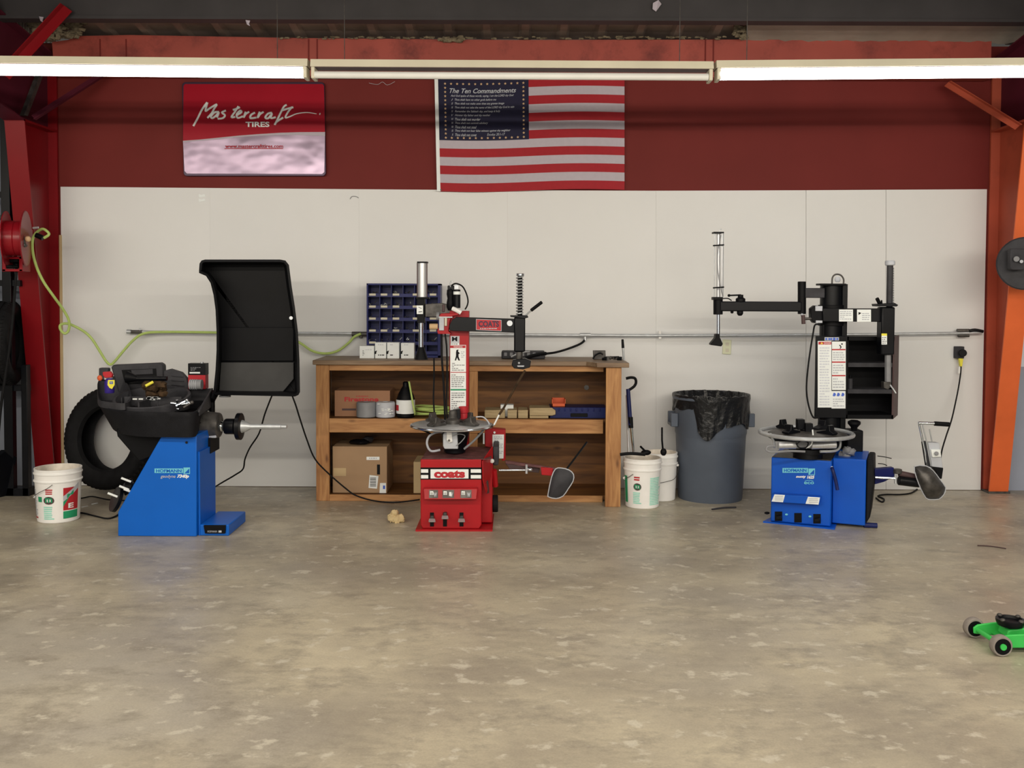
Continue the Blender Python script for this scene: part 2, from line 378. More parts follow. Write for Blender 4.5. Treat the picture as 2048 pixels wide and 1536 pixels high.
# columns with haunch: tapered I section
def column(side, m_in, m_web, m_out, name, lab):
    xc = (P(117, 300).x-.078) if side < 0 else (P(1979, 300).x+.078)
    t = .008; hw = .077; dd = lambda z: .10+.150*z; zt = P(41 if side < 0 else 2030, 240, .52).z
    b = B()
    b.box(xc-hw, xc+hw, -.022, 0, 0, 3.5, m_out)                              # outer flange
    b.prism([(xc-t/2, -.02, 0), (xc-t/2, -dd(0), 0), (xc-t/2, -dd(zt), zt), (xc-t/2, -.02, zt)], (t, 0, 0), m_web)   # web
    b.prism([(xc-hw, -dd(0), 0), (xc-hw, -dd(0)-.014, 0), (xc-hw, -dd(zt)-.014, zt), (xc-hw, -dd(zt), zt)], (2*hw, 0, 0), m_in)  # inner flange
    b.box(xc-hw-.01, xc+hw+.01, -dd(0)-.03, -.004, 0, .016, m_dirty)
    b.box(xc-hw, xc+hw, -dd(zt)-.02, -.02, zt-.012, zt+.004, m_web)            # stiffener
    o = ST(b, name, lab, smooth=0)
    b = B(); L = 8.5; zk = lambda y: 3.5-.145*y
    b.prism([(xc-t/2, -.02, zt), (xc-t/2, -dd(zt), zt), (xc-t/2, -L, zk(-L)-.35), (xc-t/2, -L, zk(-L)), (xc-t/2, -.02, 3.5)], (t, 0, 0), m_redshade)
    b.prism([(xc-hw, -.02, 3.5), (xc-hw, -L, zk(-L)), (xc-hw, -L, zk(-L)+.012), (xc-hw, -.02, 3.512)], (2*hw, 0, 0), m_redshade)
    b.prism([(xc-hw, -dd(zt), zt), (xc-hw, -L, zk(-L)-.35), (xc-hw, -L, zk(-L)-.362), (xc-hw, -dd(zt), zt-.012)], (2*hw, 0, 0), m_redshade)
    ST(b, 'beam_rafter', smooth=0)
column(-1, m_redcol, m_redcol, m_redcol, 'column_left', 'red tapered steel column')
column(1, m_orange, m_orange2, m_orange2, 'column_right', 'orange tapered steel column')
def angle(p, q, w, m, name, lab):
    p, q = Vector(p), Vector(q); b = B(); ax = (q-p).normalized(); side = ax.cross(Vector((0, 1, 0))).normalized(); bk = Vector((0, 1, 0))
    def bar(o, a, la, c, lc): b.rings([[e+o+a*i+c*j for i, j in ((0, 0), (la, 0), (la, lc), (0, lc))] for e in (p, q)], m)
    bar(Vector(), side, w, bk, .006); bar(Vector(), side, .006, -bk, w*.7)
    o = ST(b, name, lab, smooth=0)
angle(P(127, 10, .86), P(2, 146, 1.0), .075, m_redcol, 'beam_brace', 'red angle iron brace to the purlin')
angle(P(72, 240, .47), P(214, 150, .14), .05, m_redshade, 'beam_brace', 'dark red knee brace')
angle(P(2040, 250, .47), P(1898, 163, .14), .05, m_orange2, 'beam_brace', 'orange knee brace')
angle(P(55, 232, .5), P(86, 150, .3), .06, m_dirty, 'beam_brace', 'grey plate at the knee')

# ============================================================ LAMPS
def fixture(x0, y0, x1, y1, lit, lab):
    d = 2.10; top0, top1 = y0, y1; t = T('fluorescent_fixture', lab, 'light fixture', P((x0+x1)/2, (y0+y1)/2+44, d), 'fluorescent strips in the row over the machines')
    b = B(); A, Bq = P(x0, y0+15, d), P(x1, y1+15, d)
    h = 15/S(d)
    b.rings([[e+Vector((0, -.045, h)), e+Vector((0, -.055, .0)), e+Vector((0, .05, .0)), e+Vector((0, .045, h))] for e in (A, Bq)], m_cream)
    b.rings([[e+Vector((0, -.05, 0)), e+Vector((0, -.05, -.003)), e+Vector((0, .045, -.003)), e+Vector((0, .045, 0))] for e in (A, Bq)], m_brown)
    b.build('housing', t, smooth=0)
    for i, (yy, mm) in enumerate(lit):
        if mm is None: continue
        b = B(); a = P(x0+8, y0+27+yy, d)+Vector((0, -.035+.06*i, 0)); c = P(x1-10, y1+27+yy, d)+Vector((0, -.035+.06*i, 0))
        b.cyl(a, c, .0215, mm, n=16); b.build('tube', t)
    for e, sx in ((A, 1), (Bq, -1)):
        b = B(); zc = e.z; xx = e.x+sx*.004
        b.box(min(xx, xx+sx*.022), max(xx, xx+sx*.022), e.y-.052, e.y+.05, zc-.068, zc, m_cream); b.build('lamp_holder', t, bev=.004)
    for fx in (.08, .92):
        b = B(); q = A.lerp(Bq, fx)+Vector((0, .02, h)); b.cyl(q, Vector((q.x, q.y, zr(q.y)-.02)), .0025, m_dirty, n=6); b.build('hanger', t)
    return t
fixture(-190, 113.5, 618, 121, [(-.5, m_tube_on), (-.5, m_tube_on)], 'lit fluorescent strip over the wheel balancer and the red column')
fixture(624, 122, 1424, 126.5, [(3.2, m_tube_off), (0, None)], 'unlit fluorescent strip with one tube hanging above the flag')
fixture(1430, 124.5, 2240, 117.5, [(0, m_tube_on2), (0, m_tube_on2)], 'brightly lit fluorescent strip over the blue tyre changer')
def arealamp(x, y, z, sx, sy, e, tilt, col=(1, .895, .74)):
    l = bpy.data.lights.new('strip_light', 'AREA'); l.shape = 'RECTANGLE'; l.size = sx; l.size_y = sy; l.energy = e; l.color = col
    o = bpy.data.objects.new('strip_light', l); C.objects.link(o); o.location = (x, y, z); o.rotation_euler = (math.radians(tilt), 0, 0); return o
for y, z, e, tl in ((-5.0, 2.80, 54, 45), (-7.8, 2.72, 58, 48), (-10.4, 2.9, 40, 25)):
    for i in range(5): arealamp(-1.6+i*2.65, y, z, 2.4, .05, e, tl)
arealamp(3.7, -13.5, 1.7, 9.0, 3.0, 230, 90, (1, .95, .88)).name = 'rear_fill_light'  # unseen fill added behind the camera to lift the lower wall
w = bpy.data.worlds.new('world'); SC.world = w; w.use_nodes = True
w.node_tree.nodes['Background'].inputs[0].default_value = (1, .93, .82, 1); w.node_tree.nodes['Background'].inputs[1].default_value = .10

# ============================================================ WALL THINGS
# --- metal sign
t = T('wall_sign', 'red and silver embossed metal tyre sign on the red wall beside the flag', 'sign', P(508, 352, .012))
def rrect(x0, y0, x1, y1, r, n=5):
    o = []
    for cx, cy, a0 in ((x1-r, y0+r, -90), (x1-r, y1-r, 0), (x0+r, y1-r, 90), (x0+r, y0+r, 180)):
        for k in range(n+1): a = math.radians(a0+90*k/n); o.append((cx+r*math.cos(a), cy+r*math.sin(a)))
    return o
skew = lambda pts: [(x+(y-165)*.015, y) for x, y in pts]
b = B(); b.pp(skew(rrect(364, 164, 649, 352, 7)), .03, .026, m_signedge); b.build('rim', t, bev=.003)
sw = [(366, 281.5), (400, 279), (440, 275), (480, 271), (520, 268), (560, 265.5), (600, 264.3), (650, 264)]
sw2 = [(366, 284), (400, 281.5), (440, 278), (480, 274), (520, 271), (560, 270), (600, 270), (650, 272)]
b = B(); b.pp([(367, 172), (370, 168), (645, 168), (648, 172)]+sw[::-1], .034, .004, m_signred); b.build('red_panel', t, smooth=0)
b = B(); b.pp(sw2+[(648.5, 344), (644, 348), (374, 347), (369, 342)], .034, .004, m_signsil); b.build('silver_panel', t, smooth=0)
b = B(); b.pp(sw+sw2[::-1], .037, .006, m_fwhite); b.build('swoosh', t, smooth=0)
zz = lambda p: P(350+p[0]/6.4, 150+p[1]/6.4, .038)
strokes = [[(235, 655), (290, 555), (345, 445), (412, 352), (402, 400), (392, 462), (440, 430), (535, 375), (505, 425), (470, 490), (415, 550)],
 [(565, 472), (510, 478), (460, 530), (480, 552), (530, 515), (562, 478), (535, 545)], [(652, 455), (600, 480), (640, 515), (612, 552), (548, 560)],
 [(812, 400), (768, 470), (722, 540), (770, 535)], [(742, 446), (790, 432), (832, 412)], [(790, 515), (850, 478), (835, 455), (790, 505), (805, 550), (870, 528)],
 [(905, 470), (878, 548), (905, 500), (950, 470)], [(1025, 480), (975, 510), (965, 552), (1040, 545)], [(1085, 470), (1055, 552), (1090, 500), (1135, 472)],
 [(1240, 482), (1190, 495), (1155, 545), (1195, 552), (1245, 490), (1225, 552), (1290, 540)], [(1430, 382), (1392, 408), (1340, 510), (1278, 638), (1300, 600), (1385, 545)],
 [(1365, 455), (1440, 432), (1515, 412)], [(1500, 408), (1450, 470), (1412, 545), (1470, 532), (1560, 495), (1690, 480), (1812, 497)], [(1850, 497), (1860, 500)]]
b = B()
for i, st in enumerate(strokes): b.tube([zz(p) for p in st], (lambda u: .0084) if i != 12 else (lambda u: .009-.006*u), m_wcol, n=6, sm=4)
b.build('script_lettering', t)
b = B(); b.ptext('TIRES', 491, 243.5, 539, 254, .040, m_wcol, bold=.03); b.build('block_lettering', t, smooth=0)
b = B(); b.quad(449, 296.5, 566, 298, .0385, m_signred); b.ptext('www.mastercrafttires.com', 450, 288.5, 566, 296, .040, m_signred, bold=.02); b.build('web_address', t, smooth=0)
# --- flag
t = T('flag', 'red and white striped flag with gold starred navy canton on the red wall', 'flag', P(1060, 382, .02))
def fl(px, py):
    u = (px-868)/380; v = (py-158)/224
    d = .03+.008*math.sin(u*9+v*2)+.006*math.sin(u*21-v*3)
    dy = 2.4*math.sin(math.pi*(u*1.9+.05))*(1 if u < .6 else 1)+(.0)
    return P(px+(5*v if u < .03 else 3.5*v*(1-u)), py+dy-2.0*u, d)
def cloth(x0, y0, x1, y1, nx, ny, m, b, off=0.):
    g = [[fl(x0+(x1-x0)*i/nx, y0+(y1-y0)*j/ny)+Vector((0, -off, 0)) for i in range(nx+1)] for j in range(ny+1)]
    b.rings(g, m, False, False)
b = B()
for i in range(13): cloth(875, 158+17.23*i, 1249, 158+17.23*(i+1), 44, 2, m_fred if i % 2 == 0 else m_fwhite, b)
b.build('striped_field', t, smooth=60)
b = B(); cloth(869, 158, 876, 382, 1, 20, m_wcol, b, .002); b.build('hoist_band', t, smooth=60)
b = B(); cloth(876, 158, 1057, 279.5, 24, 10, m_fnavy, b, .002); b.build('canton', t, smooth=60)
b = B()
def star(x, y, r):
    pts = [fl(x+r*(1 if k % 2 == 0 else .42)*math.sin(math.pi*k/5), y-r*(1 if k % 2 == 0 else .42)*math.cos(math.pi*k/5))+Vector((0, -.005, 0)) for k in range(10)]
    b.add(pts, [list(range(10))], m_gold)
for i in range(14):
    for y in (166.5, 274.5): star(890+12.05*i, y, 2.9)
for j in range(1, 13):
    for x in (890, 1046.6): star(x, 166.5+9*j*12/13, 2.9)
b.build('gold_stars', t, smooth=0)
b = B()
def ft(s, x0, y0, x1, y1, bold=.0):
    b.text(s, lambda u, v: fl(x0+(x1-x0)*u, y1+(y0-y1)*v)+Vector((0, -.006, 0)), m_lgrey, shear=.35, bold=bold)
ft('The Ten Commandments', 899, 175.5, 1032, 185, .012)
rows = ['And God spake all these words, saying, I am the LORD thy God', 'Thou shalt have no other gods before me', 'Thou shalt not make unto thee any graven image', 'Thou shalt not take the name of the LORD thy God in vain', 'Remember the Sabbath day, and keep it holy', 'Honour thy father and thy mother', 'Thou shalt not murder', 'Thou shalt not commit adultery', 'Thou shalt not steal', 'Thou shalt not bear false witness against thy neighbor', 'Thou shalt not covet']
xe = [1027, 992, 1008, 1028, 1000, 980, 960, 975, 952, 1020, 952]
num = ['', 'I', 'II', 'III', 'IV', 'V', 'VI', 'VII', 'VIII', 'IX', 'X']
for i, r_ in enumerate(rows):
    y = 188+7.75*i; ft(r_, 901 if i == 0 else 909, y, xe[i], y+5.4, .006)
    if i: ft(num[i], 902, y+.3, 905.5, y+4.6)
ft('Exodus 20:1-17', 973, 265, 1009, 270)
b.build('canton_lettering', t, smooth=0)
b = B(); p = fl(877, 379)+Vector((0, -.004, 0)); b.cyl(p, p+Vector((0, -.002, 0)), .006, m_dirty); b.build('grommet', t)
# --- scraps of cobweb/tape on wall
b = B(); b.ptube([(738, 166, .02), (755, 169, .02), (765, 164, .02), (775, 170, .02), (790, 163, .02)], .0015, m_lgrey, n=5); tag(b.build('loose_string'), 'thin pale string on the red wall between sign and flag', 'string')
b = B()
for y0 in (388, 397): b.pp([(397, y0), (403, y0+2), (409, y0), (411, y0+5), (404, y0+6), (398, y0+7)], .004, .003, m_wcol)
tag(b.build('tape_scrap', smooth=0), 'torn white tape scrap near the top of the white panelling', 'tape')
b = B(); b.ptube([(700, 398, .006), (704, 393, .006), (712, 393, .006), (717, 396, .006)], .0025, m_grey, n=5); tag(b.build('smudge_hook'), 'small grey hook at the top of the white panelling', 'hook')
# --- air line pipe
def pipe(name, pts, label):
    t = T(name, label, 'pipe', P(*pts[0]))
    b = B(); b.ptube(pts, .0125, m_steel, n=12, sm=2); b.build('pipe_run', t); return t
t = pipe('air_line', [(262, 663.5, .05), (600, 666.5, .05), (1000, 669.5, .05), (1300, 671, .05), (1600, 670, .05), (1800, 668, .05), (1963, 665.5, .05)], 'long thin steel air pipe running across the white panelling')
b = B(); b.ptube([(254, 663, .05), (262, 663.5, .05)], .019, m_steel, sm=1, n=12); b.ptube([(263, 663.5, .05), (285, 664, .05)], .015, m_dirty, sm=1, n=12); b.ptube([(280, 664, .05), (280, 656, .05)], .007, m_steel, sm=1); b.build('end_valve', t)
b = B(); b.ptube([(704, 668, .05), (735, 668, .05)], .02, m_dirty, sm=1, n=12); b.ptube([(722, 668, .05), (722, 676, .06)], .012, m_dirty, sm=1, n=10); b.build('tee_fitting', t)
b = B(); b.ptube([(1160, 670, .05), (1181, 670, .05)], .018, m_steel, sm=1, n=12); b.ptube([(1170, 670, .05), (1170, 681, .055)], .012, m_steel, sm=1, n=10); b.build('tee_fitting', t)
b = B(); b.ptube([(1320, 662, .045), (1320, 678, .045)], .012, m_pail, sm=1, n=8); b.build('pipe_clip', t)
b = B(); b.ptube([(1914, 661, .05), (1938, 661, .05)], .014, m_dirty, sm=1, n=10); b.ptube([(1916, 671, .05), (1938, 671, .05)], .014, m_dirty, sm=1, n=10); b.ptube([(1938, 662, .06), (1950, 660, .06), (1966, 663, .06)], .013, m_blackm, sm=3, n=10); b.build('wall_bracket', t)
t = pipe('air_line', [(2035, 664, .05), (2060, 664, .05), (2140, 664, .05)], 'short steel air pipe emerging behind the orange column')
# --- green hose
d = .55
hp = [(88, 476, .62), (98, 468, .62), (86, 458, .62), (72, 466, .6), (65, 481, .6), (66, 507, .58), (74, 536, .55), (88, 565, .5), (109, 595, .42), (127, 620, .33), (138, 642, .28), (137, 661, .26), (129, 667, .27), (121, 659, .27), (121, 650, .25), (133, 647, .22), (148, 652, .2), (168, 663, .17), (184, 678, .15), (200, 703, .13), (212, 722, .12), (221, 729, .12), (230, 722, .12), (246, 703, .11), (266, 681, .10), (288, 667, .09), (330, 664, .08), (430, 665, .08), (520, 668, .08), (570, 672, .08), (600, 686, .08), (625, 702, .08), (650, 707, .08), (675, 702, .08), (697, 686, .075), (708, 674, .07), (722, 667.5, .075)]
b = B(); b.ptube(hp, lambda u: .0105, m_lime, n=10, sm=5); tag(b.build('air_hose'), 'lime green air hose looping from the red reel to the wall pipe', 'hose')
# --- red hose reel
t = T('hose_reel', 'red metal hose reel fixed to the red column', 'hose reel', P(30, 560, .62))
ax = (P(52, 477, .72)-P(18, 470, .62)); ax = Vector((1, .27, 0)).normalized(); c1 = P(51, 477, .74); c0 = P(19, 468, .62)
b = B(); b.lathe([(.06, .0), (.205, 0), (.205, .006), (.06, .006)], c1, m_reel, ax, 40); b.lathe([(.2, -.002), (.207, .003), (.2, .008)], c1, m_reel, ax, 40); b.build('flange_disc', t)
b = B(); b.lathe([(.03, 0), (.2, 0), (.2, .006), (.03, .006)], c1-ax*.13, m_reel, ax, 40); b.build('flange_disc', t)
b = B(); b.lathe([(.13, 0), (.13, .058), (.125, .062), (.13, .066), (.13, .125)], c1-ax*.126, m_reel, ax, 36); b.build('drum', t)
b = B(); b.ptube([(45, 447, .80), (44, 465, .82), (48, 485, .82), (52, 492, .8)], .012, m_dirty, n=8); b.ball(P(56, 478, .82), .022, m_gold); b.ball(P(48, 490, .82), .018, m_dirty); b.build('swivel_fitting', t)
b = B(); b.ptube([(66, 456, .72), (77, 455, .72)], .008, m_steel, sm=1); b.cyl(P(72, 470, .62), P(86, 476, .62), .02, m_blackm, n=12); b.build('axle_end', t)
b = B(); b.pb(4, 513, 45, 518, .72, .12, m_reel); b.pb(4, 538, 45, 543, .72, .12, m_reel); b.pb(4, 513, 11, 543, .72, .12, m_reel); b.pb(38, 513, 45, 543, .72, .12, m_reel); b.build('hose_guide', t, bev=.003)
b = B(); b.cyl(P(13, 522, .7), P(37, 521, .7), .013, m_black); b.cyl(P(13, 533, .7), P(37, 533, .7), .013, m_black); b.build('guide_roller', t)
b = B(); b.pb(8, 520, 40, 536, .61, .01, m_rubber); b.pb(20, 500, 34, 515, .6, .06, m_reel); b.box(P(40, 480, .5).x, P(66, 480, .5).x, -.58, -.50, P(50, 500, .5).z, P(50, 460, .5).z, m_reel); b.build('bracket', t)
b = B(); b.ptube([(33, 528, .68), (32, 550, .68), (29, 590, .66), (25, 640, .64), (18, 700, .62), (8, 770, .6), (0, 830, .58), (-8, 930, .58)], .011, m_rubber, n=8); tag(b.build('air_hose'), 'black hose hanging down from the red reel', 'hose')
# --- dark reel on orange column
t = T('cord_reel', 'dark grey cord reel on the orange column', 'cord reel', P(2044, 580, .55)); c = P(2050, 527, .62)
b = B(); b.lathe([(.03, 0), (.19, 0), (.2, .01), (.19, .02), (.05, .02)], c, m_tray, (-.35, -1, 0), 36); b.build('flange_disc', t)
b = B(); b.lathe([(.15, 0), (.15, .07)], c-Vector((-.35, -1, 0)).normalized()*.07, m_black, (-.35, -1, 0), 30); b.build('drum', t)
b = B(); b.pp(rrect(2021, 497, 2050, 540, 5), .70, .05, m_tray); b.build('side_bracket', t, bev=.006)
b = B(); b.cyl(P(2033, 518, .71), P(2033, 518, .73), .02, m_grey); b.cyl(P(2043, 523, .71), P(2043, 523, .73), .012, m_lgrey); b.build('hub_bolt', t)
b = B(); b.box(P(2040, 530, .5).x, P(2070, 530, .5).x, -.56, -.40, P(2050, 545, .5).z, P(2050, 510, .5).z, m_tray); b.build('mount_plate', t)
# --- outlets
t = T('wall_outlet', 'cream switch plate on the white panelling below the changer arm', 'outlet', P(1454, 709, .0))
b = B(); b.pp([(1446, 679), (1463, 680), (1462, 709), (1445, 708)], .012, .011, m_ivory); b.build('cover_plate', t, bev=.003)
b = B(); b.quad(1451, 685, 1458, 692, .0125, m_cream); b.build('socket', t, smooth=0)
b = B(); b.quad(1451, 697, 1458, 704, .0125, m_cream); b.build('socket', t, smooth=0)
t = T('power_outlet', 'dark grey power outlet box with yellow plug near the orange column', 'outlet', P(1922, 720, .0))
b = B(); b.pb(1912, 693, 1929, 717, .05, .049, m_tray); b.build('box', t, bev=.005)
b = B(); b.cyl(P(1925, 706, .05), P(1926, 706, .10), .03, m_black, n=16); b.build('socket_cover', t, bev=.003)
b = B(); b.pp([(1919, 717), (1927, 717), (1925, 733), (1921, 733)], .07, .03, m_yel); b.build('plug', t, bev=.004)
b = B(); b.pp([(1918, 734), (1923, 734), (1922, 747), (1917, 747)], .06, .02, m_pail); b.build('plug_tag', t)
b = B(); b.ptube([(1922, 732, .06), (1921, 748, .06), (1917, 775, .08), (1911, 805, .12), (1903, 840, .25), (1893, 870, .5), (1884, 900, .75), (1880, 925, .85)], .006, m_rubber, n=8); tag(b.build('electric_cable'), 'black cord dropping from the outlet to the silver changer handle', 'cord')

# ============================================================ LEFT BAY RACK
t = T('storage_rack', 'black steel rack behind the red column', 'rack', (P(20, 980, .5).x-.1, -.5, 0))
for a, c, y0, nm in ((4, 22, 200, 'post'), (43, 55, 730, 'post'), (-60, -45, 200, 'post')):
    b = B(); b.pb(a, y0, c, None, .42, .06, m_blackm); b.build(nm, t, bev=.003)
for y in (383, 560, 770):
    b = B(); b.pb(-70, y, 40 if y < 700 else 56, y+12, .40, .05, m_blackm); b.build('rail', t)
b = B(); b.pb(-70, 430, 60, 436, .1, .05, m_dirty); b.build('rail', t)
b = B(); b.box(P(-70, 970, .42).x, P(58, 970, .42).x, -.42, -.30, 0, .06, m_blackm); b.build('bottom_rail', t)
b = B(); a = P(6, 980, .42).x; b.prism([(a-.32, -1.1, 0), (a-.02, -.40, 0), (a+.05, -.40, .30), (a-.02, -.40, .36)], (.05, 0, 0), m_blackm); b.build('foot', t)
def tyre(c, Ro, Ri, wd, ax, name, lab, m=m_rubber, parent=None):
    b = B(); h = wd/2
    prof = [(Ri, -h*.55), (Ri+.015, -h*.82), ((Ro+Ri)/2, -h*1.02), (Ro-.035, -h*.95), (Ro-.008, -h*.72), (Ro, -h*.4), (Ro, -h*.38), (Ro-.008, -h*.36), (Ro-.008, -h*.30), (Ro, -h*.28), (Ro, -.012), (Ro-.008, -.01), (Ro-.008, .01), (Ro, .012), (Ro, h*.28), (Ro-.008, h*.30), (Ro-.008, h*.36), (Ro, h*.38), (Ro, h*.4), (Ro-.008, h*.72), (Ro-.035, h*.95), ((Ro+Ri)/2, h*1.02), (Ri+.015, h*.82), (Ri, h*.55), (Ri+.03, h*.5), (Ro-.03, h*.6), (Ro-.025, 0), (Ro-.03, -h*.6), (Ri+.03, -h*.5)]
    b.lathe(prof+[prof[0]], c, m, ax, 72, False)
    A = Vector(ax).normalized(); u = A.orthogonal().normalized() if abs(A.z) < .9 else Vector((1, 0, 0)); w = A.cross(u).normalized(); u = w.cross(A)
    for k in range(64):                    # shoulder lugs
        for sg in (-1, 1):
            a = 2*math.pi*(k+.25*(sg+1))/64; r = u*math.cos(a)+w*math.sin(a); tt = A.cross(r)
            o = Vector(c)+r*(Ro-.012)+A*sg*h*.62
            b.rings([[o+A*sg*i*h*.16+tt*j*.011 for i, j in ((-1, -1), (1, -1), (1, 1), (-1, 1))], [o+r*.013+A*sg*(i*h*.15-(.012 if i > 0 else 0))+tt*j*.009 for i, j in ((-1, -1), (1, -1), (1, 1), (-1, 1))]], m)
    return tag(b.build(name, smooth=40), lab, 'tyre', None)
zs = P(30, 770, .3).z
tyre((P(8, 700, .37).x, -.37, zs+.335), .33, .2, .22, (1, .2, 0), 'tyre', 'black tyre on the dark rack behind the red column')
tyre((P(-56, 700, .37).x, -.37, zs+.335), .33, .2, .22, (1, .2, 0), 'tyre', 'black tyre on the dark rack at the picture edge')

# ============================================================ BUCKETS
def bucket(px0, px1, pyb, name, lab, design, tilt=0, handle=None, cap=.37):
    pxc = (px0+px1)/2; g = G(pxc, pyb); s0 = F/(CD+g.y); r = (px1-px0)/2/s0
    c = Vector((P(pxc, pyb, -g.y).x, g.y+r*.9, 0)); r = (px1-px0)/2/S(-c.y)*.985
    t = T(name, lab, 'bucket', c); H = cap; rb = r*.88
    rr = lambda z: rb+(r-rb)*z/H*.96
    b = B(); b.lathe([(0, 0), (rb-.006, 0), (rb, .006), (rr(H*.76), H*.76), (rr(H*.76)+.008, H*.765), (rr(H*.78)+.008, H*.785), (rr(H*.8), H*.80), (rr(H*.9), H*.90), (rr(H*.9)+.006, H*.905), (rr(H*.92)+.006, H*.925), (rr(H*.93), H*.93), (r-.002, H*.97), (r, H*.975), (r, H), (r-.01, H)], c, m_pail, n=48, cap=False); b.lathe([(r-.01, H), (r-.012, H*.97), (rb-.004, .01), (0, .01)], c, m_grimy, n=48, cap=False); b.build('shell', t)
    def fn(a0, a1, z0, z1, off=.0015):
        def f(u, v):
            a = math.radians(a0+(a1-a0)*u); z = z0+(z1-z0)*v; q = rr(z)+off
            return c+Vector((math.sin(a)*q, -math.cos(a)*q, z))
        return f
    def patch(b, f, m, n=10): b.rings([[f(i/n, j/3) for i in range(n+1)] for j in range(4)], m, False, False)
    b = B()
    if design:
        rots, front = design
        for it in rots:
            a0, a1, z0, z1, m = it[:5]
            if len(it) > 5:          # rows of small print
                n_ = max(1, int((z1-z0)/.012)); rr2 = random.Random(5)
                for k in range(n_): zz_ = z1-(k+1)*(z1-z0)/n_; patch(b, fn(a0, a1-(a1-a0)*rr2.uniform(0, .25), zz_, zz_+(z1-z0)/n_*.62), m, 5)
            else: patch(b, fn(a0, a1, z0, z1), m)
        for tx, a0, a1, z0, z1, m in front: b.text(tx, fn(a0, a1, z0, z1, .003), m, bold=.03)
        b.build('label', t)
    if handle:
        b = B(); b.tube([fn(a, a, z, z, o)(0, 0) for a, z, o in handle], .0022, m_dirty, n=6, sm=4); b.build('wire_handle', t)
        b = B(); b.ball(fn(handle[0][0], handle[0][0], handle[0][1], handle[0][1], .006)(0, 0), .011, m_pail); b.build('handle_ear', t)
    return t, c, r
def frog(z, a):   # round green emblem
    return []
lab1 = ([(37, 82, .03, .082, m_green), (37, 82, .088, .245, m_redp), (-80, -38, .05, .235, m_lgrey, 1), (-80, -40, .032, .042, m_redp), (-34, -20, .15, .186, m_green), (-15, 14, .03, .125, m_mint, 1), (-8, 14, .205, .245, m_redp, 1)],
 [('o', -14, 15, .135, .19, m_brown), ('m', -9, 10, .148, .182, m_green), ('E', 50, 66, .10, .135, m_wcol)])
t, bc, br = bucket(53, 144, 1048, 'bucket', 'white five gallon bucket with red and green label beside the red column', lab1, handle=[(-72, .17, .012), (-50, .185, .014), (-20, .222, .016), (0, .25, .014), (12, .275, .012)])
bc1 = bc; b = B(); H_ = .37; rr1 = br*.88
def cf(a, z, o=.004): a = math.radians(a); q = rr1+(br-rr1)*z/H_*.96+o; return bc1+Vector((math.sin(a)*q, -math.cos(a)*q, z))
b.rings([[cf(a, .150+(a-37)*.0019) for a in range(37, 83, 5)], [cf(a, .188+(a-37)*.0019) for a in range(37, 83, 5)]], m_lgrey, False, False)
b.add([cf(37, .115, .0035), cf(37, .19, .0035), cf(55, .19, .0035)], [(0, 2, 1)], m_green)
b.text('M', lambda u, v: cf(46+18*u, .172+.026*u+.026*v, .006), m_green, bold=.02); b.build('label_band', t, smooth=0)
lab2 = ([(-80, -62, .04, .24, m_green), (-38, -10, .04, .13, m_mint, 1), (18, 66, .03, .24, m_mint, 1), (-34, -12, .215, .25, m_redp, 1)], [('o', -36, -10, .14, .195, m_brown), ('m', -32, -14, .15, .185, m_green)])
t, bc2, br2 = bucket(1250, 1327, 1019, 'bucket', 'white bucket with pale green print in front of the plain bucket', lab2, handle=[(-80, .215, .01), (-55, .23, .012), (-35, .262, .012)])
t, bc3, br3 = bucket(1290, 1359, 1004, 'bucket', 'plain white bucket holding tools beside the grey bin', None, handle=[(80, .27, .01), (70, .235, .014), (45, .18, .016), (20, .165, .016), (-10, .15, .014)])

# ============================================================ TRASH CAN
dcan = .33; c = Vector((P(1422, 800, dcan).x, -dcan, 0)); t = T('trash_can', 'grey round plastic bin lined with a black bag against the white wall', 'trash can', c)
H = P(1422, 796, dcan+.25).z; r = 78/S(dcan)*.985
b = B(); prof = [(.0, 0), (r*.82, 0), (r*.83, .02), (r*.90, H*.60), (r*.905, H*.62), (r*.925, H*.64), (r*.945, H*.96), (r*.99, H*.965), (r, H*.98), (r*.985, H), (r*.93, H), (r*.92, H*.97), (r*.80, .03), (0, .03)]
n = 96; rg = []
for rr_, h in prof: rg.append([c+Vector((math.cos(2*math.pi*i/n), math.sin(2*math.pi*i/n), 0))*max(1e-4, rr_-(.008 if (.03 < h < H*.6 and rr_ > r*.5 and (i % 16) < 2) else 0))+Vector((0, 0, h)) for i in range(n)])
b.rings(rg, m_can, False); b.build('body', t)
for sg in (-1, 1):
    b = B(); x = c.x+sg*r*.9; b.box(min(x, x+sg*.055), max(x, x+sg*.055), c.y-.08, c.y+.08, H*.70, H*.73, m_can)
    for yy in (-.09, .06): b.box(min(x, x+sg*.055), max(x, x+sg*.055), c.y+yy, c.y+yy+.03, H*.70, H*.83, m_can)
    b.build('handle', t, bev=.006)
b = B(); rg = []; n = 120
for j in range(9):
    v = j/8; row = []
    for i in range(n):
        a = 2*math.pi*i/n; fr = -math.sin(a)  # front
        ang = math.degrees(math.atan2(math.cos(a), -math.sin(a)))  # 0 = front, + right
        drop = .235+.012*math.sin(a*9)+.02*math.sin(a*3)
        if ang < -30: drop -= .115*min(1, (-30-ang)/8)
        drop += .075*math.exp(-((ang+16)/15)**2)-.03*math.exp(-((ang-22)/16)**2)+.045*math.exp(-((ang-70)/16)**2)
        z = H+.008-drop*v; q = r*(1.03-.05*min(1, v*4))+.006*math.sin(a*23+v*5)*v+.012*math.sin(a*7+2)*v*v+.004*math.sin(a*51)*v
        if v == 0: q = r*1.0
        row.append(c+Vector((math.cos(a)*q, math.sin(a)*q, z)))
    rg.append(row)
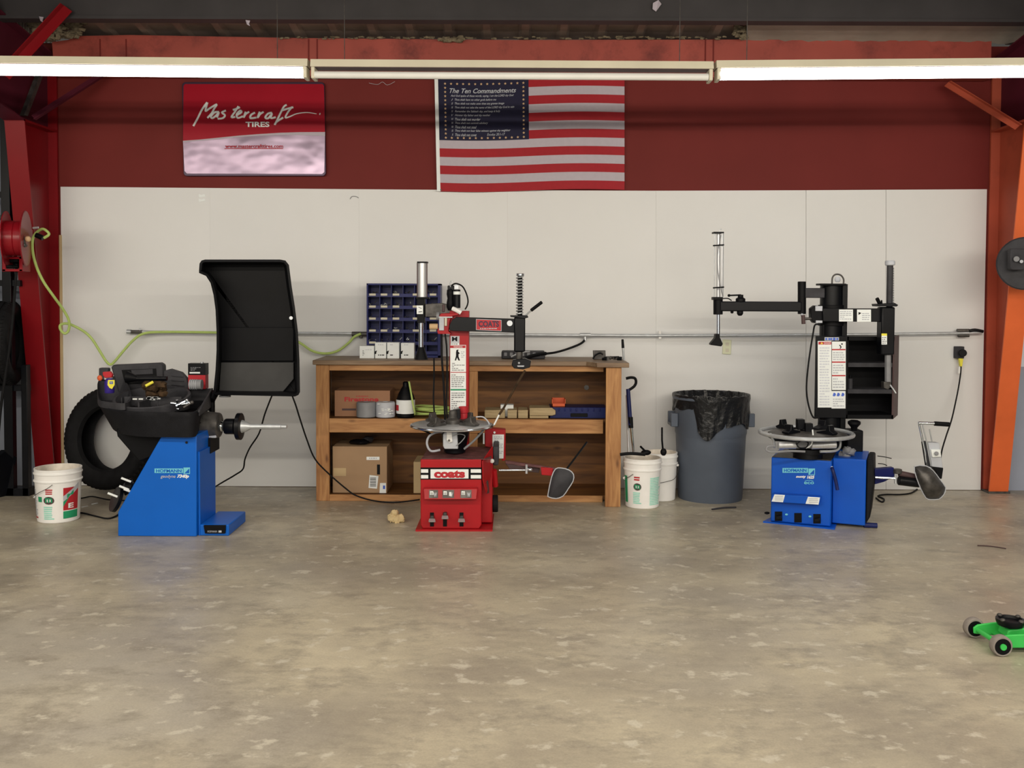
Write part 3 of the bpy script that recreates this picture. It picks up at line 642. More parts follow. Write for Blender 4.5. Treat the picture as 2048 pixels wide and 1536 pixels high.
inn = [[c+Vector((math.cos(2*math.pi*i/n)*q, math.sin(2*math.pi*i/n)*q, z+.01*math.sin(i*.9))) for i in range(n)] for q, z in ((r*.90, H+.004), (r*.86, H*.9), (r*.7, H*.7), (r*.05, H*.62))]
b.rings(inn[::-1]+rg, m_bag, False); b.build('bin_bag', t, smooth=80)

# ============================================================ BENCH
dF, dR, dB = .54, .86, .03
bx0 = P(632, 850, dF).x; bx1 = P(1247, 850, dR).x; zt = P(900, 729, dF).z
t = T('workbench', 'long pine workbench with open shelves and brown top against the wall', 'workbench', ((bx0+bx1)/2, -.3, 0))
b = B(); xs_ = P(1172, 730, dF).x; x0 = P(625, 730, dF+.03).x; x1 = P(1263, 735, dR).x; ztop = P(760, 721, dF+.03).z
b.prism([(x0, -dB, ztop-.035), (x0, -dF-.03, ztop-.035), (xs_, -dF-.03, ztop-.035), (xs_+.06, -dF-.12, ztop-.035), (P(1180, 735, .72).x+.05, -.72, ztop-.035), (x1, -.72, ztop-.035), (x1, -dB, ztop-.035)], (0, 0, .035), m_top); b.build('bench_top', t, bev=.004)
zt = ztop-.036
b = B(); b.box(bx0, bx0+.1, -dF, -dF+.04, 0, zt, m_pine); b.build('post', t, bev=.003)
b = B(); b.box(bx1-.115, bx1, -.70, -.66, 0, zt, m_pine); b.build('post', t, bev=.003)
b = B(); b.box(bx1-.04, bx1-.002, -.655, -dB, 0, zt, m_pine); b.build('end_panel', t)
b = B(); b.box(bx0, bx0+.02, -dF+.041, -dB, 0, zt, m_ply); b.build('end_panel', t)
xm = P(945, 770, dF).x
b = B(); b.box(xm-.035, xm+.04, -dF+.01, -dF+.04, 0, zt, m_pine); b.build('post', t, bev=.003)
zb0, zb1 = P(900, 866, dF).z, P(900, 838, dF).z
b = B(); b.box(bx0+.101, bx1-.12, -dF, -dF+.009, zb0, zb1, m_pineX); b.build('shelf_edge', t, bev=.002)
b = B(); b.box(bx0+.021, bx1-.042, -dF+.042, -dB, zb1-.025, zb1-.004, m_ply); b.build('shelf', t)
b = B(); b.box(bx0+.101, bx1-.12, -dF+.002, -dF+.009, zt-.045, zt, m_pineX); b.build('top_rail', t, bev=.002)
b = B(); b.box(bx0+.101, bx1-.12, -dF+.002, -dF+.009, 0.0, .05, m_pineX); b.build('bottom_rail', t, bev=.002)
b = B(); b.box(bx0+.021, bx1-.042, -dF+.042, -dB, .012, .045, m_ply); b.build('bottom_shelf', t)
b = B(); b.box(bx0+.021, bx1-.042, -dB, -.014, 0, zt, m_ply); b.build('back_board', t)
ZS, ZB = zb1-.003, .046     # shelf surfaces
def onz(px0, py0, px1, d, z0):   # box extents standing on z0
    x0, x1 = P(px0, py0, d).x, P(px1, py0, d).x; return x0, x1, z0, P((px0+px1)/2, py0, d).z
# cardboard boxes
def carton(name, lab, px0, py0, px1, d, dep, z0, m, deco=None):
    x0, x1, z0, z1 = onz(px0, py0, px1, d, z0); t = T(name, lab, 'box', ((x0+x1)/2, -d+dep/2, z0))
    b = B(); b.box(x0, x1, -d, -d+dep, z0+.001, z1, m); b.build('carton', t, bev=.003)
    if deco: b = B(); deco(b); b.build('print', t, smooth=0)
    return t
carton('cardboard_box', 'brown cardboard box with red print on the upper bench shelf', 669, 781, 780, .40, .28, ZS, m_card2,
       lambda b: (b.ptext('Firestone', 689, 794, 757, 803, .402, m_redp, bold=.03), b.lines(712, 791, 737, 794, .402, m_redp, 1, 8), b.quad(684, 817, 712, 821, .402, m_brown)))
def deco2(b):
    b.quad(733, 913.5, 759, 920, .462, m_wcol); b.lines(738, 914, 757, 919, .463, m_lgrey, 1); b.quad(754, 929, 760, 949, .462, m_black); b.quad(667, 936, 692, 952, .462, m_card3)
    b.add([P(737, 976, .462), P(754, 977.5, .462), P(757, 952, .462), P(739, 950, .462)], [(0, 1, 2, 3)], m_wcol)
    for k in range(7): b.quad(740+.3*k*0, 955+k*2.8, 752, 956.5+k*2.8, .463, m_black if k % 2 else m_grey)
    b.add([P(759, 986, .462), P(772, 986, .462), P(772, 966, .462), P(760, 966, .462)], [(0, 1, 2, 3)], m_wcol); b.quad(766, 971, 770, 978, .463, m_blueP)
carton('cardboard_box', 'large tan cardboard box with white labels on the bottom bench shelf', 665, 893, 774, .46, .36, ZB, m_card, deco2)
carton('cardboard_box', 'narrow pale cardboard box partly hidden behind the red changer', 827, 924, 860, .46, .3, ZB, m_card3)
b = B(); x0 = P(718, 890, .36); b.ball(Vector((x0.x, -.36, P(718, 893, .46).z+.022)), .02, m_black, (4, 3, 1), 14, .15); b.ball(Vector((x0.x+.06, -.3, P(718, 893, .46).z+.03)), .025, m_tray, (2, 2, 1), 14, .15); tag(b.build('black_cloth'), 'crumpled black cloth lying on the large tan box', 'cloth')
# grey rolls
for px0, px1, lab in ((713, 752, 'plain grey roll on the upper shelf in front of the box'), (752, 790, 'grey patterned roll on the upper shelf beside the black bottle')):
    dd_ = .44; x0, x1, z0, z1 = onz(px0, 803, px1, dd_, ZS); rr_ = (x1-x0)/2; c = Vector(((x0+x1)/2, -dd_, z0))
    b = B(); b.lathe([(rr_*.86, .001), (rr_, .008), (rr_, z1-z0-.012), (rr_*.94, z1-z0-.002), (rr_*.3, z1-z0), (rr_*.3, z1-z0-.05)], c, m_grey if px0 == 713 else m_lgrey, n=28)
    if px0 != 713:
        for k in range(16): q = P(R.uniform(757, 785), R.uniform(808, 830), dd_+rr_*1.0+.002); b.ball(q, .007, m_wcol, (1.6, .3, .7), 6)
    tag(b.build('tape_roll'), lab, 'roll')
# bottle
dd_ = .42; x0, x1, z0, z1 = onz(793, 763, 830, dd_, ZS); rr_ = (x1-x0)/2; c = Vector(((x0+x1)/2, -dd_, z0)); hh = z1-z0
t = T('chemical_bottle', 'black bottle with white and red label on the upper bench shelf', 'bottle', c)
b = B(); b.lathe([(rr_*.9, 0.001), (rr_, .01), (rr_, hh*.5), (rr_*.8, hh*.66), (rr_*.42, hh*.84), (rr_*.38, hh*.86)], c, m_black, n=28); b.build('body', t)
b = B(); b.lathe([(rr_*.32, hh*.86), (rr_*.32, hh*.97), (rr_*.2, hh)], c, m_blackm, n=16); b.build('cap', t)
b = B(); rg = []
for z in (hh*.12, hh*.5): rg.append([c+Vector((math.sin(math.radians(a))*(rr_+.002), -math.cos(math.radians(a))*(rr_+.002), z)) for a in range(-80, 81, 10)])
b.rings(rg, m_wcol, False, False); rg = []
for z in (hh*.2, hh*.36): rg.append([c+Vector((math.sin(math.radians(a))*(rr_+.003), -math.cos(math.radians(a))*(rr_+.003), z)) for a in range(-80, -39, 10)])
b.rings(rg, m_redp, False, False); b.build('label', t)
# green hose coil
b = B(); cc = P(868, 826, .34); q = [P(818, 763, .45), P(822, 785, .47), P(826, 808, .5), P(830, 828, .48)]
for k in range(60):
    a = k/60*2*math.pi*4.6+3.3; tn = k/13; rr_ = .150+.012*math.sin(tn*2.3)-.010*(tn % 2); q.append(Vector((cc.x+.01*math.sin(tn*3)+rr_*math.cos(a)*1.08, -.31+rr_*.75*math.sin(a), ZS+.019+.0165*tn*.75+.006*math.sin(a*1.5+tn))))
b.tube(q, .0072, m_lime, n=8, sm=3); tag(b.build('air_hose'), 'coiled lime green hose on the upper bench shelf', 'hose')
# wood blocks
def block(px0, py0, px1, py1, d, dep, lab, m=m_block, z0=None):
    x0, x1 = P(px0, py0, d).x, P(px1, py0, d).x; z1 = P(px0, py0, d).z; z0 = z0 if z0 is not None else P(px0, py1, d).z
    b = B(); b.box(x0, x1, -d, -d+dep, z0+.001, z1, m); return tag(b.build('wood_block', bev=.004), lab, 'wood block', None), z1
block(969, 820, 1010, 842, .46, .2, 'wood block on the shelf nearest the middle bench post', z0=ZS)
block(1015, 820, 1034, 842, .46, .2, 'short wood block, second along the shelf under the tyre bar', z0=ZS)
block(1036, 820, 1056, 842, .46, .2, 'short wood block, third along the shelf', z0=ZS)
_, zz_ = block(1059, 831, 1097, 842, .46, .2, 'pale wood block under the longer rough board', z0=ZS)
b = B(); b.prism([P(1059, 816, .47), P(1104, 816, .47), P(1111, 821, .47), P(1111, 829, .47), Vector((P(1105, 829, .47).x, -.47, zz_+.001)), Vector((P(1059, 831, .47).x, -.47, zz_+.001))], (0, .2, 0), m_block); tag(b.build('wood_block', bev=.003), 'longer rough board lying on top of the pale wood block', 'wood block')
b = B(); b.pb(1001, 810, 1027, 820.5, .36, .09, m_wcol); b.v = [v if v.z > P(1000, 815, .36).z else Vector((v.x, v.y, ZS+.001)) for v in b.v]; tag(b.build('small_box', bev=.002), 'small white carton behind the wood blocks on the shelf', 'box')
# navy tray & orange bin
x0, x1, z0, z1 = onz(1100, 815, 1214, .44, ZS)
t = T('plastic_case', 'navy blue plastic tray case at the end of the upper shelf', 'case', ((x0+x1)/2, -.3, z0))
b = B(); b.box(x0, x1, -.44, -.2, z0+.001, z1, m_dblue2); b.box(x0+.16, x1-.15, -.446, -.44, z0+.012, z0+.04, m_black)
for k in range(9): b.box(x0+.02+k*.045, x0+.03+k*.045, -.447, -.44, z0+.055, z1-.006, m_dblue)
b.build('case_body', t, bev=.004)
x0, x1 = P(1104, 810, .42).x, P(1131, 810, .42).x; t = T('parts_bin', 'small orange plastic bin standing on the navy case', 'bin', ((x0+x1)/2, -.38, z1))
zo = P(1118, 798, .40).z; b = B(); b.box(x0, x1, -.42, -.30, z1+.001, z1+.006, m_orbin); b.box(x0, x0+.005, -.42, -.30, z1, zo, m_orbin); b.box(x1-.005, x1, -.42, -.30, z1, zo, m_orbin); b.box(x0, x1, -.305, -.30, z1, zo, m_orbin); b.box(x0, x1, -.42, -.415, z1, z1+(zo-z1)*.45, m_orbin); b.build('bin_shell', t, smooth=0)
# metal plate bolt on backboard
b = B(); b.cyl(P(1173, 775, .034), P(1173, 775, .04), .022, m_dirty, n=6); tag(b.build('wall_bolt'), 'round metal bolt plate on the plywood bench back', 'bolt')
# white boxes on top
ZT = ztop+.0005
for px0, py0, px1, lab, sd in ((719, 692, 749, 'wider white carton leaning at the end of the bench top row', 0), (750, 685, 773, 'narrow white carton, second in the row on the bench top', 1), (774, 685, 799, 'white carton, third in the row on the bench top', 2), (802, 686, 829, 'white carton beside the changer foot, last in the row', 3)):
    d_ = .34; x0, x1, z0, z1 = onz(px0, py0, px1, d_, ZT); t = T('white_carton', lab, 'box', ((x0+x1)/2, -d_+.08, z0), 'white wheel weight cartons on the bench top')
    b = B(); b.box(x0, x1-.003, -d_, -d_+.09, z0, z1, m_wcol); b.build('carton', t, bev=.002)
    b = B(); yb = 716
    if sd == 0: b.lines(725, 700, 729, 712, d_+.001, m_grey, 4); b.lines(731, 698, 745, 701, d_+.001, m_lgrey, 1)
    else:
        cx_ = px0+2; b.pp([(cx_-3, 703), (cx_+2, 701), (cx_+1, 704), (cx_, 708), (cx_-3, 708)], d_+.002, .002, m_black); b.lines(px0+6, 708, px1-3, 712, d_+.001, m_black, 1, sd); b.lines(px0+6, 688, px1-6, 691, d_+.001, m_lgrey, 1, sd)
    b.build('print', t, smooth=0)
# blue parts organiser
d_ = .24; x0, x1, z0, z1 = onz(733, 567, 881, d_, ZT)
t = T('parts_cabinet', 'navy blue metal cubby cabinet of small parts on the bench top', 'parts cabinet', ((x0+x1)/2, -.15, z0))
b = B(); b.box(x0, x1, -.075, -.07, z0, z1, m_dblue); b.box(x0, x0+.012, -d_, -.075, z0, z1, m_dblue); b.box(x1-.022, x1, -d_, -.075, z0, z1, m_dblue); b.box(x0, x1, -d_, -.075, z1-.014, z1, m_dblue); b.box(x0, x1, -d_, -.075, z0, z0+.02, m_dblue); b.build('case', t, bev=.002)
rowy = [592, 616, 640, 664, 688, 707]; zz0 = z1-.014
for j, y in enumerate(rowy):
    z = P(800, y, d_).z; b = B(); b.box(x0+.012, x1-.022, -d_+.002, -.075, z-.008, z, m_dblue); b.box(x0+.012, x1-.022, -d_+.002, -d_+.006, z, z+.018, m_dblue); b.build('shelf', t)
    for k in range(1, 6):
        xx = x0+.012+(x1-x0-.034)*k/6; b = B(); b.box(xx-.0025, xx+.0025, -d_+.01, -.075, z, (P(800, rowy[j-1], d_).z-.009) if j else zz0, m_dblue); b.build('divider', t)
    for k, cx_ in enumerate((745, 768, 792, None, 832, 866)):
        if cx_ is None or j == 5 or (j == 4 and k > 0): continue
        b = B(); b.quad(cx_-6.5, y-5, cx_+6.5, y-.8, d_+.001, m_cream); b.build('label_strip', t, smooth=0)
b = B()
for j, y in enumerate(rowy[:5]):
    for k in range(6):
        for q in range(R.choice((2, 3, 5, 6)) if (j, k) not in ((0, 1), (3, 0), (3, 1)) else 1):
            p = P(745+24*k+R.uniform(-7, 7), y-4-R.uniform(0, 6), d_-.04); e = p+Vector((R.uniform(-.025, .025), R.uniform(-.02, .02), R.uniform(-.01, .02))); b.cyl(p, e, .004, R.choice((m_dirty, m_steel, m_tray)), n=6)
o = b.build('small_parts', t, label='loose valve stems and clips'); o['kind'] = 'stuff'
# grey tool tray + black air hose
t = T('tool_case', 'grey plastic tool case on the bench top beneath the changer head', 'case', P(1045, 716, .3)); 
z0_ = ZT; b = B(); b.box(P(1003, 712, .3).x, P(1090, 712, .3).x, -.34, -.16, z0_, P(1045, 703, .34).z, m_tray); b.build('case_body', t, bev=.01)
b = B()
for k in range(7): b.pb(1008+k*11.5, 705, 1014+k*11.5, 712, .343, .01, m_grey)
b.build('latch', t, bev=.002)
b = B(); b.ptube([(1022, 714, .36), (1040, 706, .36), (1060, 703, .36)], .006, m_steel); b.ptube([(1050, 716, .36), (1075, 709, .36), (1092, 707, .33)], .014, m_black); b.build('tool_bar', t)
b = B(); b.ptube([(1088, 707.5, .3), (1110, 705, .2), (1135, 698, .12), (1158, 689, .08), (1168, 682, .06), (1170, 677, .055)], .0095, m_rubber, n=8); tag(b.build('air_hose'), 'short black air hose from the wall pipe to the bench top', 'hose')
# right-hand bench clutter
t = T('metal_block_tool', 'square grey metal plate tool at the end of the bench top', 'tool', Vector((P(1195, 715, .4).x, -.4, ZT)))
b = B(); b.pp([(1186, 701), (1211, 701), (1212, 719), (1187, 719)], .34, .03, m_dirty); b.v = [Vector((v.x, v.y, max(v.z, ZT))) for v in b.v]; b.build('plate', t, bev=.003)
b = B(); b.ptube([(1186, 718, .42), (1190, 711, .42), (1200, 706, .42), (1206, 709, .42)], .007, m_blackm); b.build('hook', t)
b = B()
for k in range(14):
    p = P(R.uniform(1205, 1240), 716+R.uniform(0, 5), .52); p.z = ZT+.012+R.uniform(0, .015); b.cyl(p, p+Vector((R.uniform(-.05, .05), R.uniform(-.02, .02), 0)), .011, R.choice((m_black, m_dirty)), n=8)
tag(b.build('hand_tools'), 'heap of dark greasy hand tools at the end of the bench top', 'tools', kind='stuff')
t = T('file_tool', 'upright black handled steel tool standing on the bench end', 'tool', P(1247, 722, .45))
b = B(); p0 = P(1248, 722, .45); p0.z = ZT; b.cyl(p0, P(1246, 696, .45), .009, m_steel, n=10); b.build('shaft', t)
b = B(); b.cyl(P(1246, 696, .45), P(1245, 678.5, .45), .0115, m_black, r1=.009, n=12); b.build('grip', t, bev=.002)
# handled tools beside the bench
t = T('grabber_tool', 'long tool with black loop grip and blue shaft beside the bench', 'tool', P(1262, 970, .5))
b = B(); b.ptube([(1252, 757, .42), (1262, 755, .42), (1270, 757, .42), (1272, 765, .42), (1268, 773, .42), (1258, 780, .42)], .011, m_black); b.build('grip', t)
b = B(); b.ptube([(1256, 778, .42), (1261, 850, .46)], .016, m_dblue2, sm=1, n=12); b.build('shaft_sleeve', t)
g = Vector((P(1267, 900, .46).x, -.46, .02)); b = B(); b.tube([P(1261, 834, .455), P(1262, 856, .46)], .018, m_black, sm=1, n=12); b.tube([P(1262, 850, .46), P(1267, 908, .46), g], .011, m_chrome, sm=1, n=10); b.build('steel_shaft', t)
b = B(); b.tube([P(1253, 790, .40), P(1257, 905, .45), Vector((P(1258, 905, .5).x, -.5, .02))], .008, m_alu, sm=1, n=10); tag(b.build('steel_rod'), 'thin bare steel rod standing between bench and blue shafted tool', 'rod')
t = T('scraper', 'short handled black scraper lying on the plain bucket rim', 'scraper', bc3+Vector((-.05, 0, .37)))
b = B(); b.ptube([(1281, 893, .72), (1290, 902, .70)], .008, m_black, sm=1); b.build('handle', t)
b = B(); b.ball(P(1292, 905, .68), .03, m_black, (1.3, 1, .7)); b.build('head', t)
t = T('tyre_spoon', 'upright black tool standing in the plain white bucket', 'tool', bc3)
b = B(); b.ptube([(1324, 855, .70), (1324, 880, .68), (1326, 903, .66)], .007, m_black, sm=1); b.build('handle', t)
b = B(); b.ball(P(1327, 904, .72), .024, m_black, (1, 1, 1.2)); b.build('collar', t)
b = B(); b.ptube([(1240, 909, .78), (1262, 907, .78), (1290, 909, .76)], .012, m_black); tag(b.build('black_bar'), 'black bar resting across the bucket tops beside the bench', 'bar')

# ============================================================ TYRE BEHIND BALANCER
s_ = S(.26); Ro = 101/s_; ca = P(230, 888, .26)
tl = math.radians(9); ax = Vector((.36, -math.cos(tl), math.sin(tl)*-1)).normalized()
tyre((ca.x, -.30, Ro*math.cos(tl)+.045), Ro, Ro*.61, .235, (-.30, -1, .14), 'tyre', 'large bare black tyre leaning on the wall behind the wheel balancer')

# ============================================================ WHEEL BALANCER
dC = 1.66
t = T('wheel_balancer', 'blue wheel balancer with black tray and raised black hood', 'wheel balancer', Vector((P(330, 1072, dC).x, -1.4, 0)))
b = B(); q = [P(236, 1074, dC), P(236, 1024, dC), P(322, 874, dC), P(393, 870, dC), P(393, 1072, dC)]
for i in (0, 4): q[i].z = 0.001
b.prism(q, (0, .34, 0), m_blue); b.build('cabinet', t, bev=.004)
xr = P(393, 900, dC).x
b = B(); b.box(xr, xr+.012, -dC+.03, -dC+.36, .0, P(393, 905, dC).z, m_blue); b.build('side_cover', t)
b = B(); fb0 = P(394, 1060, dC).x; fb1 = P(456, 1060, dC).x; fz = P(420, 1050, dC-.01).z
b.box(fb0+.012, fb1, -dC+.02, -dC+.42, .001, fz, m_blue); b.build('foot_box', t, bev=.006)
b = B(); b.pp([(407, 1051), (451, 1051), (450, 1067), (410, 1067)], dC-.005, .02, m_black); b.ptext('HOFMANN', 415, 1061, 434, 1065, dC-.003, m_lgrey); b.quad(437, 1061, 443, 1065, dC-.003, m_lgrey); b.build('pedal_plate', t, smooth=0)
b = B(); b.quad(309, 937, 366, 946, dC+.002, m_teal); b.ptext('HOFMANN', 312, 938.5, 363, 945, dC+.003, m_blue, bold=.03); b.quad(367, 935, 380, 948, dC+.002, m_teal); b.add([P(369, 946.5, dC+.003), P(378.5, 946.5, dC+.003), P(378.5, 937, dC+.003)], [(0, 1, 2)], m_blue)
b.ptext('geodyne', 321, 949.5, 351, 957.5, dC+.002, m_lgrey, shear=.2, bold=.01); b.ptext('7340p', 354, 949, 378, 957.5, dC+.002, m_wcol, shear=.3, bold=.05)
b.cyl(P(373, 885, dC+.001), P(373, 885, dC+.008), .008, m_black); b.build('logo_lettering', t, smooth=0)
# black conical body behind
b = B(); b.pp([(236, 850), (232, 862), (234, 873), (278, 924), (300, 916), (345, 870), (392, 850)], dC-.10, .4, m_black); b.build('rear_body', t, bev=.01)
# tray: lofted rings
def ringz(z, pts): return [Vector((P(px, 800, d).x, -d, z)) for px, d in pts]
plan_top = [(392, 1.72), (340, 1.74), (282, 1.73), (240, 1.66), (214, 1.55), (200, 1.38), (198, 1.2), (215, 1.08), (300, 1.05), (400, 1.05), (418, 1.12), (405, 1.4)]
plan_bot = [(388, 1.70), (340, 1.72), (290, 1.71), (255, 1.64), (237, 1.53), (226, 1.38), (224, 1.22), (235, 1.10), (300, 1.07), (395, 1.07), (410, 1.12), (398, 1.4)]
zT, zL = P(330, 826, 1.73).z, P(330, 874, 1.71).z
def sm(r): return cat(r, 5, True)
b = B(); top = sm(ringz(zT, plan_top)); bot = sm(ringz(zL, plan_bot)); cen = sum(top, Vector())/len(top)
inn = [cen+(p-cen)*.94 for p in top]; fl_ = [v-Vector((0, 0, .05)) for v in [cen+(p-cen)*.92 for p in top]]
mid = [a.lerp(c_, .15)+Vector((0, 0, 0)) for a, c_ in zip(top, bot)]
b.rings([bot, mid, top, [v+Vector((0, 0, .008)) for v in [cen+(p-cen)*.985 for p in top]], [v+Vector((0, 0, .006)) for v in inn], fl_], m_skirt); b.build('weight_tray', t, smooth=40)
# raised left step of the tray
b = B(); r1 = sm(ringz(zT+.005, [(250, 1.62), (205, 1.5), (196, 1.3), (200, 1.12), (240, 1.08), (262, 1.3)])); c_ = sum(r1, Vector())/len(r1)
zl2 = P(205, 752, 1.15).z
b.rings([r1, [Vector((v.x, v.y, zT+.05+max(0, (1.4+v.y)/.35)*(zl2-zT-.05))) for v in r1], [c_+(v-c_)*.8+Vector((0, 0, .03)) for v in r1], [c_+(v-c_)*.78+Vector((0, 0, .01)) for v in r1]], m_tray); b.build('side_shelf', t, smooth=40)
b = B(); b.pb(197, 736, 216, 760, 1.14, .05, m_tray); b.build('holder_pocket', t, bev=.008)
# round basin
bc_ = Vector((P(304, 780, 1.36).x, -1.36, zT-.02)); rb_ = .245
b = B(); n = 48; rg = []
hz = lambda a: .06+.07*(math.sin(a)+.6)*.7
for rr_, k in ((rb_, 0), (rb_+.01, .85), (rb_+.006, 1), (rb_-.012, 1), (rb_-.02, .85), (rb_-.03, .15), (.02, .1)):
    rg.append([bc_+Vector((math.cos(2*math.pi*i/n)*rr_, math.sin(2*math.pi*i/n)*rr_, hz(2*math.pi*i/n)*k)) for i in range(n)])
b.rings(rg, m_tray); b.build('round_basin', t, smooth=40)
b = B()
for k in range(3): b.cyl(bc_+Vector((-.2+.13*k, -.02-.02*k, .02)), bc_+Vector((-.2+.13*k, -.02-.02*k, .08)), .004, m_tray)
b.box(bc_.x-.19, bc_.x+.2, -1.36, -1.35, bc_.z+.02, bc_.z+.085, m_tray); b.box(bc_.x-.02, bc_.x-.01, -1.56, -1.36, bc_.z+.02, bc_.z+.07, m_tray); b.build('basin_divider', t)
# display head
dD = 1.12
b = B(); q0 = [(221, 734), (226, 730), (318, 726), (325, 730), (327, 790), (240, 796), (232, 770)]
b.pp(q0, dD, .08, m_tray); b.build('display_head', t, bev=.012)
b = B(); b.pp([(243, 740), (312, 737), (314, 766), (250, 769)], dD+.004, .006, m_black); b.pp([(262, 740), (305, 738), (306, 748), (264, 750)], dD+.007, .004, m_tray); b.build('display_screen', t, bev=.002)
b = B(); b.pp([(325, 742), (340, 738), (362, 745), (372, 756), (378, 775), (376, 800), (326, 800)], 1.10, .05, m_tray)
for k in range(5): b.pp([(342, 750+k*9), (366+k, 752+k*9), (367+k, 755+k*9), (342, 753+k*9)], 1.108, .01, m_tray)
b.build('ribbed_back_panel', t, bev=.006)
# right bin
b = B(); zq = P(400, 776, 1.06).z
b.pp([(380, 777), (424, 777), (424, 822), (380, 822)], 1.06, .012, m_tray); b.prism([P(424, 779, 1.06), P(397, 823, 1.68), P(397, 832, 1.68), P(424, 812, 1.06)], (.008, 0, 0), m_tray); b.tube([P(424, 778, 1.06), P(398, 823, 1.70)], .009, m_tray, sm=1); b.build('side_bin', t, bev=.003)
# motor housing, spindle
b = B(); ms = P(400, 845, 1.34); zc_ = P(420, 853, 1.34).z; 
b.cyl((P(394, 853, 1.34).x, -1.34, P(418, 853, 1.34).z+.01), (P(441, 853, 1.34).x, -1.34, P(418, 853, 1.34).z+.01), .10, m_dirty, n=28, r1=.085); b.build('motor_housing', t, bev=.012)
b = B(); b.pb(396, 868, 432, 876, 1.40, .1, m_lgrey); b.build('bearing_block', t, bev=.004)
b = B(); b.pb(395, 876, 421, 907, 1.42, .2, m_black); b.quad(398, 886, 407, 897, 1.421, m_wcol); b.build('switch_panel', t, smooth=0)
zs_ = P(500, 853, 1.34).z; X = lambda px: P(px, 853, 1.34).x
b = B(); b.lathe([(.03, 0), (.036, .01), (.03, .02), (.036, .03), (.03, .04)], (X(440), -1.34, zs_), m_chrome, (1, 0, 0), 28); b.build('chrome_collar', t)
b = B(); w_ = X(484)-X(451); b.lathe([(.05, 0), (.054, .01), (.054, w_*.6), (.04, w_*.62), (.04, w_*.72), (.092, w_*.74), (.092, w_), (.05, w_*1.02)], (X(450), -1.34, zs_), m_blackm, (1, 0, 0), 36); b.build('wheel_flange', t, bev=.002)
b = B(); b.lathe([(.045, 0), (.035, .03), (.018, .06), (.018, X(562)-X(484)), (.014, X(563)-X(484)), (.014, X(573)-X(484)), (.01, X(574)-X(484))], (X(484), -1.34, zs_), m_steel, (1, 0, 0), 24); b.build('spindle_shaft', t)
# hood
dH = 1.28
out = [(399, 527), (403, 521), (410, 519), (560, 519), (571, 521), (578, 530), (583, 570), (590, 615), (596, 664), (599, 720), (600, 784), (597, 790), (590, 793), (432, 790), (427, 787), (427, 780), (431, 740), (433, 700), (433, 664), (431, 620), (427, 590), (421, 566), (412, 552), (398, 546), (398, 540)]
ci = Vector((sum(x for x, y in out)/len(out), sum(y for x, y in out)/len(out)))
def ins(k, dx=0): 
    n = len(out); o_ = []
    for i in range(n):
        a, p, c_ = Vector(out[i-1]), Vector(out[i]), Vector(out[(i+1) % n]); tt = (c_-a).normalized(); nn = Vector((-tt.y, tt.x)); o_.append((p.x+nn.x*k+dx, p.y+nn.y*k))
    return o_
b = B(); rg = [[P(x, y, d) for x, y in pts] for pts, d in ((ins(2), dH-.25), (out, dH-.2), (out, dH), (ins(5), dH+.005), (ins(7), dH-.02), (ins(10), dH-.20))]
b.rings([r_[::-1] for r_ in rg], m_black); b.build('hood_shell', t, smooth=40)
b = B(); b.pp([(442, 725), (587, 725), (587, 758), (572, 776), (566, 783), (438, 783)], dH-.15, .04, m_liner); b.build('hood_lower_liner', t, bev=.003, label='lighter grey liner at the bottom of the hood')
b = B(); b.pp([(442, 655), (587, 655), (587, 722), (442, 722)], dH-.17, .02, m_black); b.build('hood_liner', t, bev=.003)
b = B(); b.cyl(P(582, 636, dH), P(582, 636, dH+.02), .012, m_steel); b.cyl(P(450, 791, dH-.08), P(450, 794, dH-.08), .04, m_grey); b.build('hood_bolt', t)
b = B(); b.cyl(P(423, 800, 1.2), P(432, 784, 1.15), .025, m_black); b.cyl((P(424, 790, 1.15).x, -1.15, .3), P(424, 790, 1.15), .02, m_black); b.build('hood_pivot', t)
# cone plate rack on left of cabinet
b = B(); pc = P(238, 1000, 1.52); axx = Vector((.25, -.9, .15)).normalized()
b.lathe([(.06, 0), (.085, .006), (.085, .03), (.03, .035)], pc, m_blackm, (-.75, -.55, .35), 28); b.lathe([(.04, 0), (.06, .02), (.02, .05)], P(262, 975, 1.5), m_blackm, (-.75, -.55, .35), 24); b.build('flange_plate', t)
b = B()
for x, y in ((226, 990), (249, 976), (253, 960), (258, 982)):
    p = P(x, y, 1.60); b.cyl(p+Vector((-.03, -.01, .015)), p+Vector((.03, 0, -.012)), .0075, m_wcol, n=10)
b.build('flange_pin', t)
# things on the tray
zb_ = bc_.z+.02
t = T('spray_can', 'indigo spray can with yellow label and red cap on the balancer tray', 'spray can', Vector((P(224, 786, 1.36).x, -1.36, zT+.06)))
cx_ = P(222, 780, 1.40); r_ = .032; z0_ = P(222, 786, 1.40).z; z1_ = P(222, 757, 1.40).z
b = B(); b.lathe([(r_*.9, 0), (r_, .005), (r_, z1_-z0_-.02), (r_*.6, z1_-z0_)], (cx_.x-.01, -1.40, z0_), m_purple, n=24); b.build('can_body', t)
b = B(); b.pp([(216, 760), (229, 760), (229, 770), (224, 778), (219, 776), (215, 770)], 1.436, .003, m_yel); b.quad(219, 763, 226, 768, 1.438, m_blueP); b.ptext('WD', 220, 764, 225, 767, 1.439, m_yel); b.build('shield_label', t, smooth=0)
b = B(); b.pp([(205, 744), (220, 743), (224, 749), (223, 755), (209, 756), (205, 750)], 1.40, .03, m_redp); b.pp([(208, 752), (222, 752), (222, 758), (208, 760)], 1.38, .03, m_pail); b.build('red_cap', t, bev=.004)
b = B(); b.ball(P(199.5, 756, 1.42), .018, m_orbin, (1, .6, 1.1)); tag(b.build('rubber_plug'), 'small orange rubber plug in the tray pocket', 'plug')
t = T('flashlight', 'long black flashlight lying in the balancer basin', 'flashlight', bc_+Vector((0, 0, .05)))
